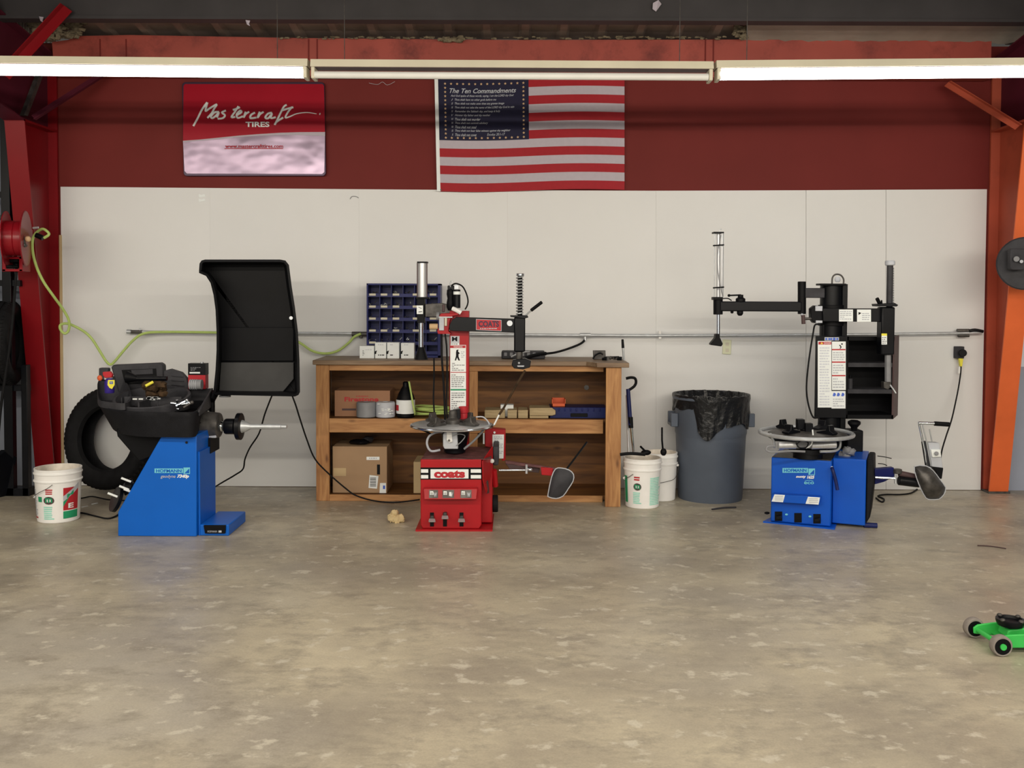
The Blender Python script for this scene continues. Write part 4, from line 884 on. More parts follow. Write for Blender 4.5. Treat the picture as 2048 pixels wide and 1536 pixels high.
b = B(); b.cyl(P(272, 757, 1.27), P(334, 757, 1.27), .017, m_blackm, n=20); b.build('barrel', t)
b = B(); b.cyl(P(254, 754, 1.27), P(274, 757, 1.27), .042, m_black, r1=.018, n=24); b.build('head', t)
b = B(); b.cyl(P(291, 772, 1.50), P(306, 764, 1.47), .010, m_yel, n=12); tag(b.build('marking_crayon'), 'yellow marking crayon resting on the brown rag', 'crayon')
b = B(); q = P(315, 778, 1.38)
for k in range(16): b.ball(q+Vector((R.uniform(-.07, .07), R.uniform(-.06, .06), R.uniform(-.035, .035))), R.uniform(.025, .04), m_rag, (1.2, 1, .8), 10, .25)
tag(b.build('shop_rag', smooth=60), 'crumpled brown rag in the balancer basin', 'rag')
b = B()
for k in range(12): q = P(R.uniform(296, 318), R.uniform(794, 799), 1.585); b.box(q.x-.012, q.x+.012, q.y-.006, q.y+.006, q.z-.005, q.z+.004, m_steel)
for x in (270, 282): q = P(x, 798, 1.6); b.box(q.x-.014, q.x+.014, q.y-.005, q.y+.005, q.z-.004, q.z+.004, m_wcol)
tag(b.build('wheel_weights'), 'scattered silver wheel weights at the front of the balancer basin', 'wheel weights', kind='stuff')
t = T('wrench_set', 'bright steel hand tools lying on the balancer tray front', 'tools', P(360, 812, 1.62))
for k, (a, c_) in enumerate((((341, 806), (360, 808)), ((352, 812), (374, 801)), ((354, 800), (356, 818)), ((362, 809), (378, 806)), ((367, 815), (384, 805)))):
    b = B(); b.cyl(P(a[0], a[1], 1.60), P(c_[0], c_[1], 1.58), .008, m_chrome if k < 4 else m_dirty, n=10); b.ball(P(c_[0], c_[1], 1.58), .013, m_chrome if k < 4 else m_dirty); b.build('tool_piece', t)
t = T('solvent_can', 'black and red rectangular solvent can behind the balancer tray', 'can', P(394, 776, 1.12))
b = B(); b.pb(376, 750, 411, 778, 1.10, .07, m_redp); b.build('can_body', t, bev=.003)
b = B(); b.pb(376, 727, 411, 750, 1.10, .07, m_blackm); b.lines(381, 733.5, 401, 742, 1.103, m_grey, 3); b.quad(379, 744, 400, 747, 1.103, m_wcol); b.build('upper_label', t, smooth=0)
b = B(); b.cyl(P(404, 727, 1.07), P(404, 724, 1.07), .012, m_steel); b.build('cap', t)
b = B(); b.cyl(P(380, 769, 1.2), P(404, 769, 1.2), .035, m_grey, n=20)
for k in range(4): b.cyl(P(381+k*4, 769, 1.2), P(382+k*4, 769, 1.2), .0365, m_lgrey, n=20)
tag(b.build('tape_roll'), 'grey striped roll on the tray in front of the solvent can', 'roll')
# cords
def cord(pix, r, lab, m=m_rubber, name='electric_cable', ends=0):
    pts = [P(*p) if len(p) == 3 else G(p[0], p[1], r*1.05) for p in pix]; pts = [Vector((p.x, p.y, max(p.z, r*1.05))) for p in pts]; b = B(); b.tube(pts, r, m, n=8, sm=5); return tag(b.build(name), lab, 'cord')
cord([(544, 791, 1.08), (538, 806, 1.0), (529, 830, .9), (518, 867, .7), (500, 895, .6), (490, 918, .5), (486, 938, .45), (470, 950, .42), (446, 964, .38), (424, 977), (405, 985), (385, 992)], .006, 'black cord hanging from the hood to the floor by the balancer')
cord([(585, 793, 1.1), (592, 812, 1.05), (600, 838, .95), (614, 880, .80), (630, 918, .68), (658, 948, .62), (694, 979, .60), (712, 991, .60), (745, 1001, .61), (787, 1005, .66), (834, 1000, .62), (838, 999, .62)], .006, 'black cord trailing from the hood past the bench post to the red changer')
cord([(143, 1000), (165, 996), (185, 993), (215, 999), (250, 1001)], .005, 'thin black cord on the floor behind the bucket nearest the tyre')
cord([(143, 1026), (165, 1026), (190, 1032), (215, 1037), (232, 1032), (245, 1022)], .006, 'black cord lying in front between bucket and blue cabinet')
for x, y, lab in ((168, 1014, 'tiny white paper bit on the floor nearest the bucket'), (188, 1008, 'tiny white paper bit on the floor nearer the tyre')):
    q = G(x, y); b = B(); b.prism([q+Vector((-.012, -.02, .002)), q+Vector((.0, -.025, .002)), q+Vector((.022, .02, .002)), q+Vector((.008, .02, .002))], (0, 0, .003), m_wcol); tag(b.build('paper_scrap', smooth=0), lab, 'scrap')

# ============================================================ helper: round clamping table
def jaw(b, c, a, rad, L, m):
    u = Vector((math.cos(a), math.sin(a), 0)); w_ = Vector((-u.y, u.x, 0)); o_ = c+u*rad
    prof = [(-L, 0), (L*.5, 0), (L*.6, .014), (L*.25, .028), (L*.2, .062), (0, .064), (-.01, .03), (-L, .012)]
    b.prism([o_+u*x+w_*(-.028)+Vector((0, 0, z)) for x, z in prof], w_*.056, m)
# ============================================================ RED CHANGER
dA = 1.46
t = T('tyre_changer', 'red tyre changer with turntable and black swing arm before the workbench', 'tyre changer', Vector((P(905, 1055, dA).x, -1.2, 0)))
zc = P(900, 919, dA).z
b = B(); q = [P(841, 919, dA), P(963, 919, dA), P(963, 1050, dA), P(958, 1056, dA), P(845, 1056, dA), P(841, 1050, dA)]
for v in q[3:5]: v.z = .012
b.prism(q, (0, .14, 0), m_red); b.build('front_panel', t, bev=.006)
b = B(); b.box(P(842, 960, dA).x, P(985, 960, 1.28).x, -1.32, -.92, .02, zc, m_red); b.build('cabinet', t, bev=.008)
b = B(); b.box(P(842, 960, dA).x+.004, P(985, 960, 1.28).x-.006, -1.455, -.93, zc, zc+.004, m_redd); b.build('top_plate', t)
b = B(); b.prism([(P(832, 1058, dA).x, -dA-.03, .0), (P(985, 1058, dA).x, -dA-.02, 0), (P(985, 1058, dA).x, -1.0, 0), (P(832, 1058, dA).x, -1.0, 0)], (0, 0, .012), m_red); b.build('base_plate', t)
e = dA+.002; b = B(); b.quad(841, 935, 963, 959, e, m_black)
b.quad(861, 938.5, 937, 957, e+.001, m_wcol)
for y in (938.5, 950): b.quad(842, y, 856.5, y+7, e+.001, m_wcol); b.quad(941.5, y, 962, y+7, e+.001, m_wcol)
b.build('stripe_band', t, smooth=0)
b = B(); b.ptext('coats', 868, 940, 930, 956, e+.002, m_redp, bold=.058); b.build('lettering', t, smooth=0)
b = B(); b.prism([P(847, 977, dA+.05), P(955, 977, dA+.05), P(953, 999, dA+.07), P(848, 999, dA+.07)], (0, .06, 0), m_red); b.build('control_box', t, bev=.004)
b = B()
for x0_, x1_ in ((858, 876), (885, 908), (921, 943)):
    b.add([P(x0_, 996, dA+.0705), P(x1_, 996, dA+.0705), P(x1_, 980, dA+.0555), P(x0_, 980, dA+.0555)], [(0, 1, 2, 3)], m_dirty)
    b.ptext('m', x0_+2, 982, x0_+9, 990, dA+.073, m_wcol, bold=.04); b.ptext('w', x1_-9, 985, x1_-2, 994, dA+.075, m_lgrey, bold=.03)
b.quad(898, 984, 903, 992, dA+.076, m_wcol); b.build('control_stickers', t, smooth=0)
for x, y in ((864, 1040), (890, 1034), (923, 1040)):
    b = B(); b.quad(x-4, 1025, x+4, 1053, e, m_black); b.prism([P(x-6, y-3, dA+.05), P(x+6, y-3, dA+.05), P(x+7, y+3, dA+.09), P(x-7, y+3, dA+.09)], (0, .01, -.008), m_steel); b.pp([(x-3, y-8), (x+3, y-8), (x+4, y), (x-4, y)], dA+.04, .04, m_dirty); b.build('pedal', t, bev=.002)
# column
dK = .98
b = B(); b.pb(899, 622, 937.5, 900, dK, .12, m_red); b.v = [Vector((v.x, v.y, v.z if v.z > 1 else zc)) for v in b.v]; b.build('column', t, bev=.004)
e = dK+.002; b = B()
b.quad(901, 672, 919, 690, e, m_lgrey); b.ptext('M', 904, 673.5, 914.5, 682.5, e+.001, m_black, bold=.025); b.quad(902, 686, 918, 690, e+.001, m_wcol); b.lines(903, 686, 917, 690, e+.002, m_grey, 1)
b.quad(900.5, 690, 932, 834, e, m_wcol); b.quad(900.5, 691, 931, 696, e+.001, m_redp); b.ptext('WARNING', 907, 692, 925, 695.5, e+.002, m_wcol)
b.pp([(913, 700), (917, 699), (916, 703), (920, 707), (917, 708), (917, 713), (920, 721), (917, 721), (914, 715), (912, 721), (909.5, 721), (912, 712), (912, 705)], e+.002, .002, m_black)
b.lines(922, 702, 929, 716, e+.001, m_lgrey, 4); b.lines(904, 725, 929, 742, e+.001, m_grey, 5, 2); b.quad(901, 744, 932, 745.5, e+.001, m_redp); b.lines(903, 748, 929, 775, e+.001, m_grey, 7, 3); b.quad(901, 778, 932, 781, e+.001, m_green); b.lines(903, 784, 929, 822, e+.001, m_grey, 9, 4)
b.build('warning_label', t, smooth=0)
# swing arm
b = B(); b.pp([(898, 652), (905, 639), (912, 634), (1036, 638), (1036, 666), (985, 664), (905, 662), (899, 660)], dK+.10, .07, m_blackm); b.build('swing_arm', t, bev=.003)
e = dK+.102; b = B(); b.pp([(952, 638), (1003, 640), (1003, 662.5), (952, 660)], e, .002, m_lgrey); b.pp([(953, 639), (1002, 641), (1002, 661.5), (953, 659)], e+.001, .002, m_redp); b.ptext('COATS', 957, 642, 998, 654, e+.002, m_signedge, bold=.04); b.lines(960, 655, 996, 659, e+.002, m_lgrey, 1); b.build('arm_badge', t, smooth=0)
b = B(); b.cyl(P(1019.5, 646.5, e-.002), P(1019.5, 646.5, e+.012), .020, m_steel, n=20); b.build('arm_bolt', t)
b = B(); b.pb(1028, 634, 1050.5, 704, dK+.12, .085, m_blackm); b.build('vertical_sleeve', t, bev=.01)
b = B(); b.pp([(1020, 631), (1055, 631), (1057, 635), (1050, 637), (1021, 634)], dK+.14, .12, m_blackm); b.build('lock_plate', t, bev=.003)
xx = P(1039.5, 600, dK+.08); b = B(); b.cyl(P(1040, 634, dK+.08), P(1040, 549, dK+.08), .017, m_black, n=6); b.build('hex_shaft', t)
b = B(); q = []; za, zb__ = P(1040, 631, dK+.08).z, P(1040, 553, dK+.08).z
for k in range(13*12+1): a = k/12*2*math.pi; q.append(Vector((xx.x+.024*math.cos(a), xx.y+.024*math.sin(a), za+(zb__-za)*k/(13*12))))
b.tube(q, .0042, m_steel, n=6, sm=1); b.build('spring', t)
b = B(); b.cyl(P(1040.5, 552, dK+.08), P(1040.5, 547, dK+.08), .030, m_chrome, n=24); b.build('shaft_cap', t, bev=.004)
b = B(); b.cyl(P(1049, 633, dK+.12), P(1062, 621, dK+.14), .006, m_steel, n=10); b.build('lever_rod', t)
b = B(); b.cyl(P(1062, 621, dK+.14), P(1084, 604, dK+.16), .012, m_black, n=12); b.build('lever_grip', t, bev=.003)
b = B(); b.cyl(P(1039, 703, dK+.08), P(1039, 722, dK+.08), .025, m_dirty, n=6); b.pp([(1026, 720), (1050, 717), (1062, 722), (1060, 735), (1046, 739), (1028, 737), (1023, 730)], dK+.12, .09, m_blackm); b.pp([(1034, 731), (1049, 731), (1048, 734), (1035, 734)], dK+.125, .01, m_lgrey); b.ball(P(1038, 726, dK+.12), .008, m_lgrey); b.build('mount_head', t, bev=.004)
# clamp bracket left of column
b = B(); b.pp([(882, 627), (917, 626), (917, 630), (905, 632), (900, 640), (897, 662), (903, 668), (876, 668), (874, 662), (878, 655), (878, 632)], dK+.05, .08, m_red); b.build('pivot_bracket', t, bev=.003)
b = B(); b.pb(878, 633, 888, 661, dK+.062, .03, m_lgrey); b.pb(889, 634, 894, 652, dK+.064, .02, m_cream); b.pb(877, 633, 905, 636, dK+.066, .02, m_steel); b.cyl(P(873, 632, dK+.03), P(879, 632, dK+.03), .03, m_grey); b.cyl(P(859, 653, dK+.03), P(876, 653, dK+.03), .021, m_gold, n=14); b.build('clamp_blocks', t, bev=.003)
b = B(); b.pp([(850, 608), (884, 606), (904, 611), (904, 626), (884, 628), (882, 634), (850, 634)], dK-.02, .06, m_dirty); b.pb(884, 609, 890, 624, dK-.015, .02, m_brown); b.build('helper_arm', t, bev=.004)
b = B(); b.pb(834, 595, 849, 646, dK, .06, m_black); b.pb(832, 594, 858, 598, dK+.01, .08, m_black); b.build('helper_post', t, bev=.003)
b = B(); b.quad(833.5, 611, 846, 628, dK+.001, m_wcol); b.ptube([(837, 614, dK+.003), (843, 617, dK+.003)], .002, m_black, sm=1, n=4); b.ptube([(837, 624, dK+.003), (844, 623, dK+.003)], .003, m_black, sm=1, n=4); b.build('helper_sticker', t, smooth=0)
b = B(); b.cyl(P(844.5, 594, dK-.03), P(844.5, 526, dK-.03), .032, m_alu, n=32); b.build('air_cylinder', t)
b = B(); b.cyl(P(834.7, 594, dK-.0), P(834.7, 526, dK-.0), .004, m_brown, n=8); b.cyl(P(853.8, 594, dK-.0), P(853.8, 526, dK-.0), .004, m_brown, n=8); b.build('tie_rod', t)
b = B(); b.pb(834, 523, 855, 526, dK+.005, .07, m_black); b.build('cylinder_cap', t)
b = B(); b.cyl(P(842, 645, dK-.03), P(842, 696, dK-.03), .016, m_chrome, n=20); b.build('piston_rod', t)
b = B(); b.cyl(P(842.5, 694, dK-.03), P(842.5, 719, dK-.03), .020, m_black, r1=.05, n=20); b.build('press_foot', t)
# regulators
b = B(); q = P(900, 594, dK-.02); b.lathe([(.02, -.085), (.03, -.06), (.03, -.03), (.024, .0), (.03, .03), (.028, .06), (.02, .07)], P(901.5, 597, dK-.02), m_black, n=20); b.build('air_filter', t)
b = B(); b.pb(895, 571, 908, 582, dK, .04, m_blackm); b.build('filter_head', t, bev=.004)
b = B(); z1 = P(914, 579, dK+.02); z2 = P(914, 616, dK+.02); b.cyl(z1, z2, .025, m_blackm, n=20); b.build('regulator', t, bev=.003)
b = B(); b.cyl(P(914, 583, dK+.02), P(914, 589, dK+.02), .0265, m_wcol, n=20); b.pb(909, 569, 917, 578, dK+.02, .03, m_steel); b.ptube([(901, 574, dK), (900, 565, dK), (903, 562, dK), (905, 566, dK)], .004, m_steel); b.build('regulator_label', t)
b = B(); b.ptube([(903, 571, dK+.03), (912, 567, dK+.04), (925, 573, dK+.03), (933, 588, dK+.01), (936, 602, dK), (934, 612, dK), (930, 619, dK)], .0055, m_rubber, n=8); b.build('air_tube', t)
b = B(); b.ptube([(905, 617, dK+.04), (914, 621, dK+.05), (922, 626, dK+.05)], .016, m_pail); b.build('fitting', t)
b = B(); b.ptube([(890, 665, dK+.04), (893.5, 700, dK+.02), (894, 760, dK+.02), (893, 810, dK+.03), (896, 850, dK+.1)], .006, m_rubber); b.ptube([(883, 667, dK+.04), (884, 720, dK+.02), (888, 780, dK+.02), (890, 840, dK+.03)], .0075, m_rubber); b.ptube([(868, 716, dK-.05), (868, 760, dK-.05), (867, 800, dK-.02), (870, 840, dK)], .006, m_rubber); b.build('air_tube', t)
# turntable
tc_ = P(904, 849, 1.22); Rt = 82/S(1.22)
b = B(); b.lathe([(.03, -.018), (Rt-.02, -.018), (Rt, -.012), (Rt, 0), (Rt-.012, .006), (.03, .006)], tc_, m_steel, n=64); b.tube([tc_+Vector((math.cos(2*math.pi*k/40)*Rt, math.sin(2*math.pi*k/40)*Rt, -.006)) for k in range(40)], .008, m_chrome, sm=1, closed=True); b.build('turntable', t, smooth=40)
for k in range(4):
    b = B(); jaw(b, tc_+Vector((0, 0, .006)), math.radians(52+90*k), Rt*.62, .09, m_dirty); b.build('clamp_jaw', t, bev=.003)
b = B(); b.lathe([(.05, .0), (.05, .03), (.03, .05), (.03, .085), (.022, .1)], tc_+Vector((.005, 0, 0)), m_dirty, n=24); b.pp([(905, 820), (920, 818), (921, 836), (916, 842), (906, 840)], 1.22, .05, m_blackm); b.build('center_hub', t, bev=.003)
b = B(); b.lathe([(.055, 0), (.075, .01), (.075, .03), (.08, .05), (.10, .14), (.11, tc_.z-.018-zc-.004)], (tc_.x+.02, tc_.y, zc+.004), m_blackm, n=40); b.build('rotary_drum', t)
b = B(); b.pp([(886, 868), (893, 864), (914, 864), (916, 898), (889, 898), (886, 892)], 1.39, .05, m_lgrey); b.pp([(893, 860), (903, 857), (905, 884), (898, 886), (893, 880)], 1.405, .02, m_pail); b.build('gearbox_plate', t, bev=.004)
b = B(); b.cyl(P(898, 881, 1.41), P(898, 881, 1.42), .008, m_dirty); b.cyl(P(906, 856, 1.36), P(909, 858, 1.36), .012, m_chrome); b.build('bolt', t)
b = B(); b.ptube([(880, 900, 1.3), (862, 902, 1.32), (854, 888, 1.33), (858, 873, 1.33), (872, 865, 1.3), (885, 864, 1.28)], .008, m_lgrey); b.ptube([(928, 898, 1.32), (945, 884, 1.32), (962, 866, 1.3), (968, 858, 1.26)], .008, m_grey); b.ptube([(912, 892, 1.42), (922, 884, 1.42), (930, 872, 1.4), (918, 868, 1.42), (905, 872, 1.43)], .0035, m_grey); b.ptube([(834, 855, 1.3), (850, 862, 1.3), (865, 868, 1.28), (875, 862, 1.25)], .007, m_blackm); b.ptube([(952, 834, 1.22), (966, 834, 1.22), (976, 843, 1.24), (979, 850, 1.24)], .005, m_lgrey); b.build('air_line_loop', t)
# tyre lever through to head (leans on the table)
t2 = T('pry_bar', 'long dark pry bar leaning from the turntable towards the changer head', 'pry bar', P(988, 851, 1.22))
b = B(); b.ptube([(1050, 741, 1.06), (1030, 775, 1.10), (1008, 815, 1.15), (998, 830, 1.18)], .008, m_rag, sm=1, n=10); b.build('bar', t2)
b = B(); b.ptube([(998, 830, 1.18), (988, 850, 1.22)], .006, m_wcol, sm=1, n=8); b.build('tip', t2, label='bright worn tip')
# right side parts
b = B(); b.pp([(970, 861), (978, 857), (1011, 860), (1011, 921), (1004, 922), (1004, 900), (970, 893)], .96, .10, m_red); b.build('side_bracket', t, bev=.004)
b = B(); b.pp([(985, 869), (1008, 869), (1007, 917), (997, 917), (997, 893), (985, 893)], .963, .002, m_wcol); b.lines(988, 872, 1006, 908, .964, m_lgrey, 10); b.cyl(P(989, 865, .96), P(989, 865, .97), .008, m_wcol); b.quad(966, 866, 969, 888, .98, m_wcol); b.build('side_label', t, smooth=0)
b = B(); b.pb(986, 893, 997, 931, 1.22, .28, m_tray); b.build('bead_pad', t, bev=.008)
b = B(); b.cyl(P(985, 1007, 1.2), P(996, 1007, 1.2), .06, m_rubber, n=28); b.build('transport_wheel', t, bev=.006)
b = B(); b.prism([P(964, 922, 1.46), P(984, 893, 1.30), P(984, 935, 1.30), P(972, 986, 1.40), P(965, 960, 1.46)], (.006, 0, 0), m_red); b.ball(P(984, 922, 1.34), .016, m_pail); b.ptube([(973, 962, 1.40), (975, 985, 1.36)], .012, m_brown, sm=1); b.ptube([(988, 940, 1.28), (991, 972, 1.24)], .02, m_red, sm=1); b.build('side_panel', t)
b = B(); b.ptube([(998, 940.5, 1.2), (1052, 940, 1.2)], .007, m_chrome, sm=1, n=12); b.cyl(P(1053, 929, 1.2), P(1053, 947, 1.2), .009, m_steel); b.ball(P(1060, 939, 1.2), .016, m_chrome, (1.3, 1, .8)); b.build('push_rod', t)
b = B(); b.prism([P(1010, 921, 1.1), P(1035, 925, 1.13), P(1110, 936, 1.2), P(1120, 941, 1.2), P(1105, 952, 1.2), P(1082, 950, 1.2), P(1080, 936, 1.2), P(1012, 930, 1.1)], (0, .03, 0), m_redd); b.pp([(1082, 935), (1106, 937), (1106, 952), (1083, 950)], 1.215, .06, m_red); b.pp([(1012, 928), (1080, 937), (1078, 946), (1020, 940)], 1.14, .02, m_brown); b.build('breaker_arm', t, bev=.003)
sh = [(1111, 938), (1122, 936), (1138, 940), (1147, 949), (1146, 962), (1136, 978), (1126, 992), (1112, 997), (1098, 994), (1096, 989), (1103, 955)]
def blade(b, pts, d, m, edge, bulge=.035):
    c_ = P(sum(x for x, y in pts)/len(pts), sum(y for x, y in pts)/len(pts), d+bulge); n = len(pts)
    o_ = [P(x, y, d) for x, y in pts]; mid_ = [c_.lerp(p, .6)+Vector((0, -bulge*.35, 0)) for p in o_]; bk = [p+Vector((0, .012, 0)) for p in o_]
    b.rings([bk, o_, mid_, [c_.lerp(p, .05) for p in o_]], m); b.tube(o_, .004, edge, n=6, sm=2, closed=True)
b = B(); blade(b, sh, 1.24, m_tray, m_lgrey); b.build('bead_breaker_blade', t, smooth=50)
b = B(); b.ptube([(1134, 937, 1.22), (1150, 916, 1.2), (1174, 884, 1.15)], .007, m_blackm, sm=1); b.build('breaker_lever', t)
b = B(); c = P(927, 836, 1.10); c.z = tc_.z+.007; hh = P(924, 812, 1.06).z-c.z; b.lathe([(.024, .001), (.030, hh*.5), (.028, hh*.55), (.034, hh*.6), (.034, hh), (.029, hh), (.024, .01)], c, m_redp, n=24); tag(b.build('red_cup'), 'red plastic cup standing at the back of the red changer turntable', 'cup')
p = G(792, 1047); b = B()
for k, (dx, dz, r__) in enumerate(((-.03, .035, .034), (.02, .03, .036), (-.01, .07, .026), (.035, .02, .022), (0, .03, .035), (-.02, .055, .024))): b.ball(p+Vector((dx, .02+.01*(k % 2), dz)), r__, m_tan, (1, .8, .95), 12, .22)
tag(b.build('crumpled_paper', smooth=30), 'crumpled tan paper on the floor beside the red changer', 'crumpled paper')

# ============================================================ BLUE CHANGER
dA = 1.45
t = T('tyre_changer', 'blue tyre changer with silver turntable and black column near the orange column', 'tyre changer', Vector((P(1640, 1055, dA).x, -1.15, 0)))
zc = P(1600, 918, dA).z
FA, FB = G(1541, 1046), G(1661, 1057); UU = (FB-FA).normalized(); WW = Vector((-UU.y, UU.x, 0)); wA = (FB-FA).length
def fp(px, py, o=.003):
    r = ray(px, py); t_ = ((FA-WW*o)-CAM).dot(WW)/r.dot(WW); return CAM+r*t_
def q4(b, a0, b0, a1, b1, m, o=.003): b.add([fp(a0, b1, o), fp(a1, b1, o), fp(a1, b0, o), fp(a0, b0, o)], [(0, 1, 2, 3)], m)
def fpp(b, pix, o, dep, m): b.prism([fp(x, y, o) for x, y in pix], WW*dep, m)
def lz(u, w_, z): return FA+UU*u+WW*w_+Vector((0, 0, z))
zc = fp(1600, 918, 0).z
b = B(); b.prism([lz(0, 0, .012), lz(wA, 0, .012), lz(wA, .52, .012), lz(.05, .52, .012), lz(0, .45, .012)], (0, 0, zc-.012), m_blue2); b.build('cabinet', t, bev=.008)
b = B(); b.prism([lz(.004, .004, zc), lz(wA-.004, .004, zc), lz(wA-.004, .515, zc), lz(.055, .515, zc)], (0, 0, .003), m_dirty); b.build('top_plate', t)
ws = .085; sw_ = wA+.002
q = G(1731, 1054); u2 = (q-FA).dot(UU); zs2 = .455
b = B(); b.prism([lz(sw_, ws, .02), lz(u2, ws, .02), lz(u2, .50, .02), lz(sw_, .50, .02)], (0, 0, zs2), m_blue2); b.build('side_cabinet', t, bev=.006)
x2 = lz(u2, .3, 0).x
b = B(); b.prism([lz(u2+.002, ws+.01, .03), lz(u2+.03, ws+.01, .08), lz(u2+.05, ws+.02, .3), lz(u2+.045, ws+.03, zs2+.02), lz(u2+.002, ws+.03, zs2+.02)], WW*.36, m_skirt); b.build('bead_pad', t, bev=.01)
b = B(); b.prism([lz(-.05, -.01, 0), lz(wA+.03, -.03, 0), lz(wA+.03, .5, 0), lz(.06, .5, 0)], (0, 0, .010), m_blue2); b.build('base_plate', t)
b = B(); q4(b, 1565, 936, 1616, 945.5, m_teal); b.text('HOFMANN', lambda u, v: fp(1568+45*u, 944-6.5*v, .005), m_blue, bold=.03); q4(b, 1617, 937, 1630, 950, m_teal); b.add([fp(1619, 948.5, .005), fp(1628.5, 948.5, .005), fp(1628.5, 939, .005)], [(0, 1, 2)], m_blue2)
b.text('monty', lambda u, v: fp(1592+20*u, 957-6*v, .004), m_wcol, shear=.25, bold=.04); b.text('1625', lambda u, v: fp(1614+15*u, 957.5-6.5*v, .004), m_wcol, shear=.25, bold=.05)
b.text('eco', lambda u, v: fp(1608+20*u, 968.5-5*v, .004), m_teal, bold=.02); b.rings([[fp(1618+9*math.cos(a), 963+3*math.sin(a), .004) for a in [math.pi+math.pi*k/8 for k in range(9)]], [fp(1618+8*math.cos(a), 963+2*math.sin(a), .004) for a in [math.pi+math.pi*k/8 for k in range(9)]]], m_teal, False, False); b.build('logo_lettering', t, smooth=0)
b = B(); fpp(b, [(1545, 988), (1641, 994), (1639, 1010), (1541, 1004)], .06, .06, m_blue2); b.build('control_box', t, bev=.004)
b = B(); b.add([fp(*p, .062) for p in ((1543, 1003), (1566, 1004.5), (1570, 990), (1549, 988.7))], [(0, 1, 2, 3)], m_wcol)
for yy_ in (992, 995.5, 999): q4(b, 1550, yy_, 1566, yy_+1.4, m_lgrey, .0635)
b.build('control_sticker', t, smooth=0)
b = B(); b.add([fp(*p, .062) for p in ((1611, 1007.5), (1637, 1009.3), (1640, 995), (1616, 993.5))], [(0, 1, 2, 3)], m_wcol)

for yy_ in (997, 1000.5, 1004): q4(b, 1618, yy_, 1636, yy_+1.4, m_lgrey, .0635)
b.build('control_sticker', t, smooth=0)
for x, y, on in ((1557, 1033, 1), (1596, 1036, 0), (1634, 1038, 1)):
    b = B(); q4(b, x-7.5, y-10, x+7.5, y+9, m_black)
    if on: fpp(b, [(x-5, y), (x+5, y-1), (x+5, y+5), (x-5, y+6)], .05, .04, m_blackm)
    b.build('pedal', t, bev=.002)
b = B(); b.ball(fp(1573, 1029, .005), .007, m_teal, (1.5, .4, 1)); b.ball(fp(1620, 1033, .005), .007, m_teal, (1.5, .4, 1)); b.ball(fp(1534, 1026, -.05), .012, m_black, (1.6, 1, .8)); b.build('bolt', t)
b = B(); b.tube([fp(1664, 936, .03), fp(1666, 942, .045), fp(1671, 960, .045), fp(1675, 980, .045)], .012, m_dblue2, n=10); b.cyl(fp(1663, 936, -.02), fp(1664, 935, .035), .008, m_wcol); b.build('lever_handle', t)
# turntable
tc_ = P(1612, 866, 1.22); Rt = 90/S(1.22)
b = B(); q = [tc_+Vector((math.cos(2*math.pi*k/40)*Rt, math.sin(2*math.pi*k/40)*Rt, 0)) for k in range(40)]; b.tube(q, .014, m_steel, n=10, sm=1, closed=True); b.build('guard_ring', t)
b = B(); b.lathe([(.03, -.02), (Rt*.82, -.02), (Rt*.86, -.005), (Rt*.7, .012), (.03, .018)], tc_+Vector((.01, 0, 0)), m_dirty, n=56); b.build('turntable', t, smooth=40)
for k in range(4): b = B(); jaw(b, tc_+Vector((0, 0, .012)), math.radians(38+90*k), Rt*.6, .085, m_blackm); b.build('clamp_jaw', t, bev=.003)
b = B(); b.pp([(1596, 839), (1610, 839), (1611, 858), (1596, 860)], 1.24, .06, m_blackm); b.pp([(1612, 847), (1626, 847), (1627, 858), (1620, 868), (1611, 864)], 1.28, .05, m_blackm); b.lathe([(.04, 0), (.04, .03), (.02, .05)], tc_, m_blackm, n=20); b.build('center_hub', t, bev=.003)
b = B(); b.cyl(P(1556, 890, 1.36), P(1592, 890, 1.36), .026, m_alu, n=20); b.cyl(P(1622, 891, 1.36), P(1672, 889, 1.36), .026, m_alu, n=20); b.build('clamp_cylinder', t, bev=.004)
b = B(); b.pb(1550, 879, 1682, 883, 1.30, .2, m_blackm); b.pb(1590, 883, 1622, 897, 1.36, .1, m_grey); b.build('crosshead', t, bev=.003)
b = B(); b.lathe([(.10, 0), (.10, .035), (.13, .04), (.13, .07), (.06, .08), (.06, tc_.z-zc-.03)], (tc_.x+.015, tc_.y, zc+.003), m_blackm, n=40); b.build('rotary_drum', t)
b = B(); b.ptube([(1541, 868, 1.25), (1544, 876, 1.28), (1548, 884, 1.3), (1549, 895, 1.33)], .009, m_steel); b.ptube([(1672, 872, 1.3), (1680, 880, 1.32), (1679, 895, 1.34), (1668, 902, 1.36), (1640, 903, 1.38)], .009, m_steel); b.ptube([(1549, 892, 1.36), (1536, 893, 1.36), (1533, 900, 1.36), (1545, 904, 1.38), (1580, 902, 1.4), (1610, 903, 1.4)], .008, m_grey); b.ptube([(1625, 860, 1.38), (1626, 875, 1.42), (1622, 890, 1.42), (1612, 896, 1.42)], .005, m_wcol); b.ptube([(1592, 885, 1.42), (1598, 895, 1.43), (1612, 895, 1.43), (1616, 885, 1.42), (1602, 882, 1.42), (1592, 890, 1.42)], .004, m_blackm); b.build('air_line_loop', t)
b = B(); q = P(1695, 905, 1.2)
for k in range(5): b.ball(q+Vector((R.uniform(-.025, .025), R.uniform(-.02, .02), R.uniform(-.03, .02))), .03, m_grey, (1, .9, 1), 10, .25)
tag(b.build('grey_rag', smooth=60), 'grey rag draped on the blue changer beside its turntable', 'rag')
